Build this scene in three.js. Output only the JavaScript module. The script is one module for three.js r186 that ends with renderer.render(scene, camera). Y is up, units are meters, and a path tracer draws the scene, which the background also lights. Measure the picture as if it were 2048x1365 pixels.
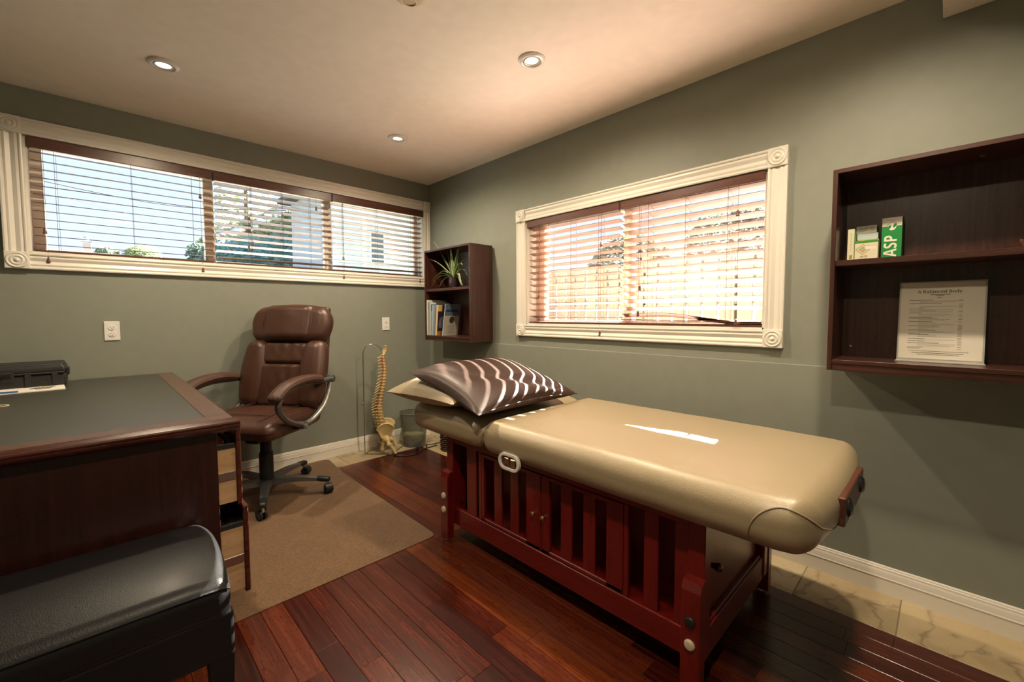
import * as THREE from 'three';
import { mergeGeometries, mergeVertices } from 'three/addons/utils/BufferGeometryUtils.js';

// ---------------------------------------------------------------- camera, sky, sun, exposure
const renderer = new THREE.WebGLRenderer({ antialias: true });
renderer.toneMapping = THREE.LinearToneMapping;
renderer.toneMappingExposure = 1.72;
renderer.shadowMap.enabled = true;
const scene = new THREE.Scene();
const CAM = new THREE.Vector3(-2.338, 1.1735, 3.5247), FOCAL = 855.02;
const camera = new THREE.PerspectiveCamera(2 * Math.atan(682.5 / FOCAL) * 180 / Math.PI, 2048 / 1365, 0.02, 300);
{
  // the two walls' vanishing points give the turn of the camera: the right wall runs along z, the window wall along x
  const dir = (x, y) => new THREE.Vector3(x - 1024, 674 - y, -FOCAL).normalize();
  const ez = dir(187, 631).negate(), ex = dir(1900, 624);
  ex.addScaledVector(ez, -ex.dot(ez)).normalize();
  const ey = new THREE.Vector3().crossVectors(ez, ex);
  const toWorld = new THREE.Matrix4().makeBasis(ex, ey, ez).transpose();
  camera.quaternion.setFromRotationMatrix(toWorld);
  camera.position.copy(CAM);
  camera.setViewOffset(2048, 1365, 0, 8.5, 2048, 1365);
}
scene.add(camera);
{ // clear morning sky: pale at the horizon, bluer overhead
  const W = 64, H = 128, d = new Float32Array(W * H * 4);
  for (let y = 0; y < H; y++) for (let x = 0; x < W; x++) {
    const e = Math.max(0, (y + 0.5) / H - 0.5) * Math.PI, k = Math.pow(Math.sin(e), 0.55), i = (y * W + x) * 4;
    d[i] = 0.92 + (0.42 - 0.92) * k; d[i + 1] = 0.99 + (0.66 - 0.99) * k; d[i + 2] = 1.06 + (1.10 - 1.06) * k; d[i + 3] = 1;
  }
  const sky = new THREE.DataTexture(d, W, H, THREE.RGBAFormat, THREE.FloatType);
  sky.mapping = THREE.EquirectangularReflectionMapping; sky.magFilter = THREE.LinearFilter; sky.needsUpdate = true;
  scene.background = sky; scene.backgroundIntensity = 0.74;
}
const sun = new THREE.DirectionalLight(new THREE.Color().setRGB(1.0, 0.93, 0.80), 162);
sun.position.set(12, 12 * 0.59, -1.2); sun.target.position.set(0, 0, 0);
sun.castShadow = true; sun.shadow.radius = 1; sun.shadow.mapSize.set(4096, 4096);
Object.assign(sun.shadow.camera, { left: -6, right: 6, top: 6, bottom: -6, near: 0.5, far: 40 });
scene.add(sun, sun.target);
const LAMP_COLOR = new THREE.Color().setRGB(1.0, 0.82, 0.58), LAMP_POWER = 4.7;

// ---------------------------------------------------------------- helpers
let seed = 20240;
const rnd = () => { seed = (seed + 0x6d2b79f5) | 0; let t = Math.imul(seed ^ (seed >>> 15), 1 | seed); t = (t + Math.imul(t ^ (t >>> 7), 61 | t)) ^ t; return ((t ^ (t >>> 14)) >>> 0) / 4294967296; };
const rr = (a, b) => a + (b - a) * rnd();
const V = (x, y, z) => new THREE.Vector3(x, y, z);
const clamp = (x, a, b) => Math.min(b, Math.max(a, x)), lerp = (a, b, t) => a + (b - a) * t, sst = (a, b, x) => { const t = clamp((x - a) / (b - a), 0, 1); return t * t * (3 - 2 * t); };
const lin = (r, g, b) => new THREE.Color().setRGB(r, g, b);
const used = new Map();
function numbered(name) { const n = used.get(name) ?? 0; used.set(name, n + 1); return n ? name + '_' + String(n).padStart(3, '0') : name; }
function tag(o, label, category, group, kind) {
  if (label) o.userData.label = label;
  if (category) o.userData.category = category;
  if (group) o.userData.group = group;
  if (kind) o.userData.kind = kind;
  return o;
}
function thing(name, label, category, [x, y, z] = [0, 0, 0], turn = 0, group, kind) {
  const o = new THREE.Group(); o.name = numbered(name); o.position.set(x, y, z); o.rotation.y = turn; scene.add(o);
  return tag(o, label, category, group, kind);
}
const structure = (name, label) => { const o = new THREE.Group(); o.name = numbered(name); scene.add(o); return tag(o, label, undefined, undefined, 'structure'); };
function clean(g) { // plain attributes so that geometries can be merged
  g = g.index ? g.toNonIndexed() : g;
  for (const k of Object.keys(g.attributes)) if (!['position', 'normal', 'uv', 'color'].includes(k)) g.deleteAttribute(k);
  if (!g.attributes.normal) g.computeVertexNormals();
  if (!g.attributes.uv) boxUV(g);
  return g;
}
function join(list) { list = [].concat(list); return list.length === 1 ? list[0] : mergeGeometries(list.map((g) => clean(g))); }
function part(name, geos, material, parent, at) {
  const m = new THREE.Mesh(join(geos), material); m.name = name; m.castShadow = m.receiveShadow = true;
  if (at) m.position.set(...at);
  parent.add(m); return m;
}
function single(name, geos, material, label, category, group) { // a thing that is one mesh
  const m = part(numbered(name), geos, material, scene); return tag(m, label, category, group);
}
function boxUV(g, ou = 0, ov = 0) { // uv in metres, from the axis that each face looks along
  const p = g.attributes.position, n = g.attributes.normal ?? (g.computeVertexNormals(), g.attributes.normal), uv = new Float32Array(p.count * 2);
  for (let i = 0; i < p.count; i++) {
    const ax = Math.abs(n.getX(i)), ay = Math.abs(n.getY(i)), az = Math.abs(n.getZ(i));
    const [u, v] = ay >= ax && ay >= az ? [p.getX(i), p.getZ(i)] : ax >= az ? [p.getZ(i), p.getY(i)] : [p.getX(i), p.getY(i)];
    uv[2 * i] = u + ou; uv[2 * i + 1] = v + ov;
  }
  g.setAttribute('uv', new THREE.BufferAttribute(uv, 2)); return g;
}
function mapUV(g, fn) { const p = g.attributes.position, n = g.attributes.normal, uv = new Float32Array(p.count * 2); for (let i = 0; i < p.count; i++) { const r = fn(p.getX(i), p.getY(i), p.getZ(i), n?.getX(i), n?.getY(i), n?.getZ(i)); uv[2 * i] = r[0]; uv[2 * i + 1] = r[1]; } g.setAttribute('uv', new THREE.BufferAttribute(uv, 2)); return g; }
const move = (g, x, y, z) => g.translate(x, y, z);
// box with chamfered edges (44 triangles), centred
function cbox(w, h, d, c = 0.003) {
  c = Math.min(c, w / 2.1, h / 2.1, d / 2.1);
  const X = w / 2, Y = h / 2, Z = d / 2, x = X - c, y = Y - c, z = Z - c, pos = [];
  const S = [-1, 1];
  const tri = (a, b, e, out) => { const n = V(...b).sub(V(...a)).cross(V(...e).sub(V(...a))); if (n.dot(V(...out)) < 0) [b, e] = [e, b]; pos.push(...a, ...b, ...e); };
  const quad = (a, b, e, f, out) => { tri(a, b, e, out); tri(a, e, f, out); };
  for (const s of S) {
    quad([s * X, -y, -z], [s * X, y, -z], [s * X, y, z], [s * X, -y, z], [s, 0, 0]);
    quad([-x, s * Y, -z], [x, s * Y, -z], [x, s * Y, z], [-x, s * Y, z], [0, s, 0]);
    quad([-x, -y, s * Z], [x, -y, s * Z], [x, y, s * Z], [-x, y, s * Z], [0, 0, s]);
    for (const t of S) {
      quad([s * X, t * y, -z], [s * x, t * Y, -z], [s * x, t * Y, z], [s * X, t * y, z], [s, t, 0]);
      quad([s * X, -y, t * z], [s * x, -y, t * Z], [s * x, y, t * Z], [s * X, y, t * z], [s, 0, t]);
      quad([-x, s * Y, t * z], [-x, s * y, t * Z], [x, s * y, t * Z], [x, s * Y, t * z], [0, s, t]);
      for (const u of S) tri([s * X, t * y, u * z], [s * x, t * Y, u * z], [s * x, t * y, u * Z], [s, t, u]);
    }
  }
  const g = new THREE.BufferGeometry(); g.setAttribute('position', new THREE.Float32BufferAttribute(pos, 3)); g.computeVertexNormals(); return boxUV(g);
}
// box from corner to corner
const bb = (x0, x1, y0, y1, z0, z1, c = 0.002) => boxUV(move(cbox(Math.abs(x1 - x0), Math.abs(y1 - y0), Math.abs(z1 - z0), c), (x0 + x1) / 2, (y0 + y1) / 2, (z0 + z1) / 2));
// soft box: edges rounded by r, fine grid, then bent by fn(v)
function soft(w, h, d, r, n = [8, 4, 8], fn, m = 5) {
  const axis = (size, k) => { const a = [], half = size / 2, inner = half - r; for (let i = 0; i < m; i++) a.push(-inner - r * Math.tan((1 - i / m) * Math.PI / 4)); for (let i = 0; i <= k; i++) a.push(-inner + 2 * inner * i / k); for (let i = 1; i <= m; i++) a.push(inner + r * Math.tan(i / m * Math.PI / 4)); return a; };
  const A = [axis(w, n[0]), axis(h, n[1]), axis(d, n[2])], half = [w / 2, h / 2, d / 2], pos = [], idx = [];
  for (let ax = 0; ax < 3; ax++) for (const s of [-1, 1]) {
    const b = (ax + 1) % 3, c = (ax + 2) % 3, base = pos.length / 3, nb = A[b].length, nc = A[c].length;
    for (const vb of A[b]) for (const vc of A[c]) {
      const p = [0, 0, 0]; p[ax] = s * half[ax]; p[b] = vb; p[c] = vc;
      const q = p.map((t, i) => clamp(t, -(half[i] - r), half[i] - r)), e = V(p[0] - q[0], p[1] - q[1], p[2] - q[2]).normalize().multiplyScalar(r);
      pos.push(q[0] + e.x, q[1] + e.y, q[2] + e.z);
    }
    for (let i = 0; i < nb - 1; i++) for (let j = 0; j < nc - 1; j++) { const o = base + i * nc + j; s > 0 ? idx.push(o, o + nc, o + nc + 1, o, o + nc + 1, o + 1) : idx.push(o, o + nc + 1, o + nc, o, o + 1, o + nc + 1); }
  }
  let g = new THREE.BufferGeometry(); g.setAttribute('position', new THREE.Float32BufferAttribute(pos, 3)); g.setIndex(idx);
  g = mergeVertices(g, 1e-5);
  const flat = g.attributes.position.array.slice();
  if (fn) { const p = g.attributes.position, v = V(); for (let i = 0; i < p.count; i++) { v.fromBufferAttribute(p, i); fn(v); p.setXYZ(i, v.x, v.y, v.z); } }
  g.computeVertexNormals();
  const uv = new Float32Array(flat.length / 3 * 2); for (let i = 0; i < flat.length / 3; i++) { uv[2 * i] = flat[3 * i] + flat[3 * i + 1] * 0.7; uv[2 * i + 1] = flat[3 * i + 2] + flat[3 * i + 1] * 0.7; }
  g.setAttribute('uv', new THREE.BufferAttribute(uv, 2)); return g;
}
function bend(g, fn) { const p = g.attributes.position, v = V(); for (let i = 0; i < p.count; i++) { v.fromBufferAttribute(p, i); fn(v); p.setXYZ(i, v.x, v.y, v.z); } g.computeVertexNormals(); return g; }
function tube(points, r, seg = 24, rad = 8, closed = false) { const c = new THREE.CatmullRomCurve3(points.map((p) => (p.isVector3 ? p : V(...p))), closed, 'centripetal'); return new THREE.TubeGeometry(c, seg, r, rad, closed); }
function poly(points, r, rad = 6) { // straight runs with round joints
  const list = []; points = points.map((p) => (p.isVector3 ? p : V(...p)));
  for (let i = 0; i + 1 < points.length; i++) list.push(rod(points[i], points[i + 1], r, r, rad));
  for (let i = 1; i + 1 < points.length; i++) list.push(move(new THREE.SphereGeometry(r, rad, 4), points[i].x, points[i].y, points[i].z));
  return join(list);
}
function rod(a, b, r0, r1 = r0, rad = 10, cap = true) {
  a = a.isVector3 ? a : V(...a); b = b.isVector3 ? b : V(...b);
  const g = new THREE.CylinderGeometry(r1, r0, a.distanceTo(b), rad, 1, !cap), q = new THREE.Quaternion().setFromUnitVectors(V(0, 1, 0), b.clone().sub(a).normalize());
  g.applyQuaternion(q); const m = a.clone().add(b).multiplyScalar(0.5); return move(g, m.x, m.y, m.z);
}
const lathe = (pts, seg = 32) => new THREE.LatheGeometry(pts.map(([r, y]) => new THREE.Vector2(r, y)), seg);
// profile (u across, v out of the wall) swept along a straight run of a given length; result: length along x, u along y, v along z
function sweep(profile, length) {
  const s = new THREE.Shape(profile.map(([u, v]) => new THREE.Vector2(u, v)));
  const g = new THREE.ExtrudeGeometry(s, { depth: length, bevelEnabled: false, steps: 1 }); // x=u, y=v, z=length
  const m = new THREE.Matrix4().makeBasis(V(0, 1, 0), V(0, 0, 1), V(1, 0, 0)); g.applyMatrix4(m); g.translate(-length / 2, 0, 0);
  return boxUV(g);
}
// tileable noise
function lattice(n, s) { const a = new Float32Array(n * n); let k = s | 0; for (let i = 0; i < a.length; i++) { k = (Math.imul(k, 1664525) + 1013904223) | 0; a[i] = (k >>> 8) / 16777216; } return a; }
const LAT = [1, 2, 3, 4, 5, 6].map((s) => lattice(64, s * 7919));
function vnoise(u, v, fu, fv, k = 0) { // u, v in 0..1, fu and fv whole cells
  const a = LAT[k % 6], x = u * fu, y = v * fv, x0 = Math.floor(x), y0 = Math.floor(y); let tx = x - x0, ty = y - y0; tx = tx * tx * (3 - 2 * tx); ty = ty * ty * (3 - 2 * ty);
  const w = (i, m) => ((i % m) + m) % m, g = (i, j) => a[((w(j, fv) * 37 + k * 11) & 63) * 64 + ((w(i, fu) * 23 + (w(j, fv) >> 6) * 17 + k * 5) & 63)];
  return lerp(lerp(g(x0, y0), g(x0 + 1, y0), tx), lerp(g(x0, y0 + 1), g(x0 + 1, y0 + 1), tx), ty);
}
const fbm = (u, v, f, g, o, k = 0) => { let s = 0, a = 0.5, t = 0; for (let i = 0; i < o; i++) { s += a * vnoise(u, v, f << i, g << i, (k + i) % 6); t += a; a *= 0.5; } return s / t; };
function texture(w, h, size, fn, color = true) {
  const d = new Uint8Array(w * h * 4);
  for (let y = 0; y < h; y++) for (let x = 0; x < w; x++) { const c = fn((x + 0.5) / w, (y + 0.5) / h), i = (y * w + x) * 4; if (typeof c === 'number') d[i] = d[i + 1] = d[i + 2] = clamp(c, 0, 1) * 255; else { d[i] = clamp(c[0], 0, 1) * 255; d[i + 1] = clamp(c[1], 0, 1) * 255; d[i + 2] = clamp(c[2], 0, 1) * 255; } d[i + 3] = 255; }
  const t = new THREE.DataTexture(d, w, h); t.wrapS = t.wrapT = THREE.RepeatWrapping; t.magFilter = THREE.LinearFilter; t.minFilter = THREE.LinearFilter; if (color) t.colorSpace = THREE.SRGBColorSpace;
  t.repeat.set(1 / size[0], 1 / size[1]); t.needsUpdate = true; return t;
}
function print(w, h, draw) { const c = document.createElement('canvas'); c.width = w; c.height = h; const x = c.getContext('2d'); draw(x, w, h); const t = new THREE.CanvasTexture(c); t.colorSpace = THREE.SRGBColorSpace; t.anisotropy = 8; return t; }
const mix3 = (a, b, t) => [lerp(a[0], b[0], t), lerp(a[1], b[1], t), lerp(a[2], b[2], t)], hex = (s) => [parseInt(s.slice(1, 3), 16) / 255, parseInt(s.slice(3, 5), 16) / 255, parseInt(s.slice(5, 7), 16) / 255];

// ---------------------------------------------------------------- materials
const std = (o) => new THREE.MeshStandardMaterial(o), phy = (o) => new THREE.MeshPhysicalMaterial(o);
const noiseBump = texture(512, 512, [0.12, 0.12], (u, v) => fbm(u, v, 16, 16, 3, 1), false);
const leatherBump = texture(512, 512, [0.09, 0.09], (u, v) => { const a = vnoise(u, v, 32, 32, 1), b = vnoise(u, v, 48, 48, 3), c = fbm(u, v, 6, 6, 2, 2); return Math.abs(a - 0.5) * 0.9 + Math.abs(b - 0.5) * 0.7 + c * 0.25; }, false);
const wallTone = texture(512, 512, [2.4, 2.4], (u, v) => { const t = fbm(u, v, 4, 4, 4, 2), s = vnoise(u, v, 60, 60, 4); const k = 0.975 + 0.02 * (t - 0.5) + 0.02 * (s - 0.5); return [k, k, k]; });
// straight grained veneer: grain runs along u
const grainCache = new Map(), grain = (a, b, c) => { const k = a + b + c; if (!grainCache.has(k)) grainCache.set(k, makeGrain(a, b, c)); return grainCache.get(k); };
const makeGrain = (a, b, c, fine = 1) => texture(1024, 512, [1.1, 0.5], (u, v) => {
  const w = fbm(u, v, 3, 6, 3, 1) * 0.5, l = vnoise(u, v + w * 0.06, 4, 60, 2), m = fbm(u, v + w * 0.05, 6, 56, 2, 3), p = vnoise(u, v, 40, 62, 4);
  return mix3(mix3(hex(a), hex(b), clamp(l * 0.7 + m * 0.5 - 0.1, 0, 1)), hex(c), clamp((p - 0.72) * 2.2 * fine, 0, 0.7));
});
const M = {
  wall: phy({ color: lin(0.250, 0.264, 0.220), map: wallTone, roughness: 0.52, specularIntensity: 0.7, bumpMap: noiseBump, bumpScale: 0.00015 }),
  ceiling: std({ color: lin(0.90, 0.825, 0.725), map: wallTone, roughness: 0.85, bumpMap: noiseBump, bumpScale: 0.00015 }),
  trim: phy({ color: lin(0.73, 0.695, 0.625), roughness: 0.35, clearcoat: 0.15, clearcoatRoughness: 0.3 }),
  vinyl: std({ color: lin(0.74, 0.64, 0.54), roughness: 0.42 }),
  plaster: std({ color: lin(0.62, 0.58, 0.5), roughness: 0.9 }),
  glass: phy({ color: 0xffffff, transmission: 1, thickness: 0, roughness: 0.0, ior: 1.5 }),
  slat: phy({ color: lin(0.145, 0.073, 0.046), roughness: 0.36, clearcoat: 0.6, clearcoatRoughness: 0.26, map: grain('#d2beb4', '#fff2ea', '#b09488') }),
  blindRail: phy({ color: lin(0.135, 0.058, 0.04), roughness: 0.36, clearcoat: 0.25, clearcoatRoughness: 0.3, map: grain('#c0a8a0', '#fff0e8', '#a08478') }),
  cord: std({ color: lin(0.07, 0.04, 0.03), roughness: 0.9 }),
  tassel: phy({ color: lin(0.11, 0.045, 0.03), roughness: 0.3, clearcoat: 0.4 }),
  black: std({ color: lin(0.012, 0.012, 0.013), roughness: 0.5 }),
  blackGloss: phy({ color: lin(0.012, 0.012, 0.014), roughness: 0.25, clearcoat: 0.4 }),
  steel: std({ color: lin(0.55, 0.54, 0.52), metalness: 1, roughness: 0.28 }),
  brass: std({ color: lin(0.55, 0.42, 0.25), metalness: 1, roughness: 0.35 }),
  silver: phy({ color: lin(0.20, 0.20, 0.205), metalness: 0.75, roughness: 0.34 }),
  chairLeather: phy({ color: lin(0.066, 0.026, 0.0155), roughness: 0.36, clearcoat: 0.12, clearcoatRoughness: 0.35, bumpMap: leatherBump, bumpScale: 0.0007 }),
  blackLeather: phy({ color: lin(0.010, 0.010, 0.011), roughness: 0.42, specularIntensity: 0.5, clearcoat: 0.06, clearcoatRoughness: 0.25, bumpMap: leatherBump, bumpScale: 0.0004 }),
  tableVinyl: phy({ color: lin(0.36, 0.288, 0.180), roughness: 0.36, clearcoat: 0.5, clearcoatRoughness: 0.36, bumpMap: leatherBump, bumpScale: 0.0005 }),
  tableVinylSeam: std({ color: lin(0.28, 0.21, 0.13), roughness: 0.5 }),
  pillowBrown: phy({ color: lin(0.044, 0.0225, 0.0165), roughness: 0.40, specularIntensity: 0.6, clearcoat: 0.08, clearcoatRoughness: 0.25, bumpMap: leatherBump, bumpScale: 0.0005 }),
  cherry: phy({ color: lin(0.175, 0.008, 0.006), roughness: 0.33, clearcoat: 0.5, clearcoatRoughness: 0.2, map: grain('#d8c8c0', '#ffffff', '#b08880') }),
  desk: phy({ color: lin(0.034, 0.0085, 0.0065), roughness: 0.34, clearcoat: 0.35, clearcoatRoughness: 0.22, map: grain('#b89c94', '#fff4ee', '#907068') }),
  deskEdge: phy({ color: lin(0.085, 0.022, 0.013), roughness: 0.26, clearcoat: 0.6, clearcoatRoughness: 0.15, map: grain('#b89c94', '#fff4ee', '#907068') }),
  deskBorder: phy({ color: lin(0.115, 0.050, 0.034), roughness: 0.3, clearcoat: 0.5, clearcoatRoughness: 0.28, map: grain('#c0aaa0', '#fff4ee', '#a08c80') }),
  deskInlay: phy({ color: lin(0.035, 0.036, 0.028), roughness: 0.42, clearcoat: 0.3, clearcoatRoughness: 0.38, bumpMap: leatherBump, bumpScale: 0.0003 }),
  maple: std({ color: lin(0.48, 0.32, 0.18), roughness: 0.5, map: grain('#e6dccc', '#ffffff', '#d0c0a8') }),
  shelf: phy({ color: lin(0.070, 0.024, 0.015), roughness: 0.36, clearcoat: 0.3, clearcoatRoughness: 0.25, map: grain('#a88c80', '#fff4ee', '#84685c'), bumpMap: noiseBump, bumpScale: 0.0002 }),
  cream: std({ color: lin(0.62, 0.54, 0.40), roughness: 0.45 }),
  white: std({ color: lin(0.78, 0.76, 0.72), roughness: 0.5 }),
  paper: std({ color: lin(0.74, 0.70, 0.64), roughness: 0.8 }),
  lampTrim: phy({ color: lin(0.72, 0.70, 0.68), roughness: 0.3, clearcoat: 0.3 }),
  bone: std({ color: lin(0.62, 0.47, 0.22), roughness: 0.5, bumpMap: noiseBump, bumpScale: 0.001 }),
  disc: std({ color: lin(0.42, 0.17, 0.06), roughness: 0.5 }),
  nerve: std({ color: lin(0.30, 0.05, 0.03), roughness: 0.5 }),
};

// ---------------------------------------------------------------- the room
const H = 2.4, XL = -3.25, ZF = 4.9, WT = 0.2;          // ceiling height, far left wall, wall behind the camera, wall thickness
const W1 = { a0: -2.575, a1: -0.066, y0: 1.516, y1: 2.146 };   // opening in the back wall (along x)
const W2 = { a0: 1.290, a1: 2.895, y0: 1.090, y1: 1.858 };     // opening in the right wall (along z)
{
  const w = structure('wall_back', 'sage green wall with the long three-pane window');
  part('wall_surface', [bb(XL - WT, W1.a0, 0, H, -WT, 0, 0), bb(W1.a1, WT, 0, H, -WT, 0, 0), bb(W1.a0, W1.a1, 0, W1.y0, -WT, 0, 0), bb(W1.a0, W1.a1, W1.y1, H, -WT, 0, 0)], M.wall, w);
  const r = structure('wall_right', 'sage green wall with the two-pane window and a shallow ledge');
  part('wall_surface', [bb(0, WT, 0, H, 0, W2.a0, 0), bb(0, WT, 0, H, W2.a1, ZF + WT, 0), bb(0, WT, 0, W2.y0, W2.a0, W2.a1, 0), bb(0, WT, W2.y1, H, W2.a0, W2.a1, 0)], M.wall, r);
  part('ledge', [bb(-0.016, 0.001, 0, 0.932, 0.001, ZF, 0.002)], M.wall, r);
  const l = structure('wall_left', 'sage green wall on the far left side'); part('wall_surface', [bb(XL - WT, XL, 0, H, 0, ZF + WT, 0)], M.wall, l);
  const f = structure('wall_front', 'sage green wall behind the viewer'); part('wall_surface', [bb(XL, 0, 0, H, ZF, ZF + WT, 0)], M.wall, f);
  const c = structure('ceiling', 'off-white painted ceiling'); part('ceiling_surface', [bb(XL - WT, WT, H, H + 0.2, -WT, ZF + WT, 0)], M.ceiling, c);
  part('soffit', [bb(XL, -0.0005, 2.278, H, 3.467, ZF, 0.002)], M.ceiling, c);
}
{ // floor: a slab, red-brown boards along z and a border of stone tiles along both outer walls
  const floor = structure('floor', 'red-brown hardwood boards with a border of veined stone tiles');
  part('subfloor', [bb(XL - WT, WT, -0.2, -0.012, -WT, ZF + WT, 0)], std({ color: lin(0.02, 0.012, 0.008), roughness: 0.9 }), floor);
  const plankTex = (a, b, c) => texture(1024, 256, [1.3, 0.16], (u, v) => { const w = fbm(u, v, 3, 4, 3, 2), l = vnoise(u, v + w * 0.16, 5, 26, 1), m = vnoise(u, v + w * 0.1, 12, 58, 3), p = vnoise(u, v, 60, 50, 5); return mix3(mix3(hex(a), hex(b), clamp(l * 0.75 + m * 0.4 - 0.1, 0, 1)), hex(c), clamp((p - 0.66) * 2, 0, 0.6)); });
  const T1 = plankTex('#a08078', '#ffffff', '#705048'), T2 = plankTex('#c8a894', '#ffffff', '#986c58'), T3 = plankTex('#886058', '#fff4e8', '#604038');
  const P = [[0.105, 0.016, 0.008, T1], [0.130, 0.022, 0.009, T1], [0.165, 0.036, 0.012, T2], [0.080, 0.012, 0.007, T3], [0.112, 0.019, 0.009, T3], [0.145, 0.028, 0.011, T2], [0.070, 0.012, 0.008, T1], [0.25, 0.060, 0.014, T2]]
    .map(([r, g, b, t]) => phy({ color: lin(r * 0.86, g * 0.86, b * 0.86), map: t, roughness: 0.27, clearcoat: 0.3, clearcoatRoughness: 0.18 }));
  const x1 = -0.306, z0 = 0.291, pw = 0.0805, n = Math.ceil((x1 - XL) / pw);
  for (let i = 0; i < n; i++) {
    const xr = x1 - i * pw, xl = Math.max(XL, xr - pw); let z = z0, first = rr(0.25, 1.2);
    while (z < ZF - 0.01) {
      const e = Math.min(ZF, z + first); first = rr(0.55, 1.45);
      const g = cbox(xr - xl - 0.0009, 0.012, e - z - 0.0009, 0.0009), ou = rr(0, 5), ov = rr(0, 3);
      mapUV(g, (x, y, zz) => [zz + ou, x + ov]);
      const k = rnd(), m = P[i === 11 ? 7 : k < 0.22 ? 0 : k < 0.4 ? 1 : k < 0.52 ? 2 : k < 0.68 ? 3 : k < 0.82 ? 4 : k < 0.92 ? 5 : 6];
      part('plank', g, m, floor, [(xl + xr) / 2, -0.006, (z + e) / 2]); z = e;
    }
  }
  const stone = texture(1024, 1024, [1.2, 1.2], (u, v) => {
    const w = fbm(u, v, 5, 5, 4, 1), q = fbm(u, v, 7, 7, 4, 3), a = Math.abs(fbm(u + (w - 0.5) * 0.14, v + (q - 0.5) * 0.14, 6, 9, 4, 2) - 0.5), vein = Math.pow(clamp(1 - a * 15, 0, 1), 1.6) * sst(0.42, 0.66, q), pit = clamp((vnoise(u, v, 62, 62, 4) - 0.8) * 3, 0, 1);
    return mix3(mix3(mix3(hex('#d2c0a0'), hex('#eee4d0'), clamp(w * 1.7 - 0.35, 0, 1)), hex('#8f8068'), vein * 0.8), hex('#a8987c'), clamp(pit * 0.35 + sst(0.55, 0.72, q) * 0.35, 0, 1));
  });
  const tileM = [1, 0.95, 1.04].map((k) => phy({ color: lin(0.62 * k, 0.565 * k, 0.455 * k), map: stone, roughness: 0.3, clearcoat: 0.15, clearcoatRoughness: 0.25 }));
  const grout = std({ color: lin(0.20, 0.17, 0.12), roughness: 0.9 });
  part('grout_bed', [bb(x1 + 0.0005, 0, -0.012, -0.002, 0, ZF, 0), bb(XL, x1, -0.012, -0.002, 0, z0 - 0.0005, 0)], grout, floor);
  const tile = (a, b, c, d) => { const g = cbox(b - a - 0.003, 0.012, d - c - 0.003, 0.0012), ou = rr(0, 9), ov = rr(0, 9); mapUV(g, (x, y, z) => [x + ou, z + ov]); part('tile', g, tileM[Math.floor(rnd() * 3)], floor, [(a + b) / 2, -0.006, (c + d) / 2]); };
  for (let z = 3.429 - 0.3225 * 11; z < ZF; z += 0.3225) tile(x1 + 0.001, 0, Math.max(0, z), Math.min(ZF, z + 0.3225));
  for (let x = x1; x > XL; x -= 0.3225) tile(Math.max(XL, x - 0.3225), x, 0, z0 - 0.001);
}
{ // baseboards with an ogee top
  const prof = [[0, 0], [0, 0.014], [0.062, 0.014], [0.066, 0.0165], [0.070, 0.0145], [0.078, 0.0135], [0.090, 0.0115], [0.098, 0.0088], [0.100, 0.0095], [0.1045, 0.0085], [0.106, 0.0065], [0.110, 0.0062], [0.114, 0.004], [0.1145, 0]];
  const back = structure('baseboard_back', 'cream moulded baseboard under the long window'); const g = sweep(prof, -XL - 0.016); move(g, (XL - 0.016) / 2, 0, 0); part('moulding', g, M.trim, back);
  const right = structure('baseboard_right', 'cream moulded baseboard under the two-pane window'); const h = sweep(prof, ZF); h.rotateY(-Math.PI / 2); move(h, -0.016, 0, ZF / 2); part('moulding', h, M.trim, right);
}
// ---------------------------------------------------------------- windows: fluted casing, corner blocks with rings, jambs, frame, panes
const casing = [[0, 0], [0, 0.020], [0.006, 0.022], [0.012, 0.020], [0.014, 0.016], [0.017, 0.0155], [0.020, 0.0175], [0.026, 0.0185], [0.043, 0.0115], [0.060, 0.0185], [0.066, 0.0175], [0.069, 0.0155], [0.072, 0.016], [0.074, 0.020], [0.080, 0.022], [0.086, 0.020], [0.086, 0]];
function rosette(w, h) { // a square block with turned rings, facing +z
  const s = Math.min(w, h) * 0.46, ring = lathe([[s, 0.0], [s, 0.003], [s * 0.9, 0.0055], [s * 0.8, 0.003], [s * 0.72, 0.001], [s * 0.62, 0.004], [s * 0.52, 0.0065], [s * 0.42, 0.004], [s * 0.36, 0.001], [s * 0.27, 0.002], [s * 0.2, 0.007], [s * 0.08, 0.009], [0.0001, 0.0095]], 28);
  ring.rotateX(Math.PI / 2); return join([move(cbox(w, h, 0.027, 0.002), 0, 0, 0.0135), move(ring, 0, 0, 0.0268)]);
}
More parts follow.
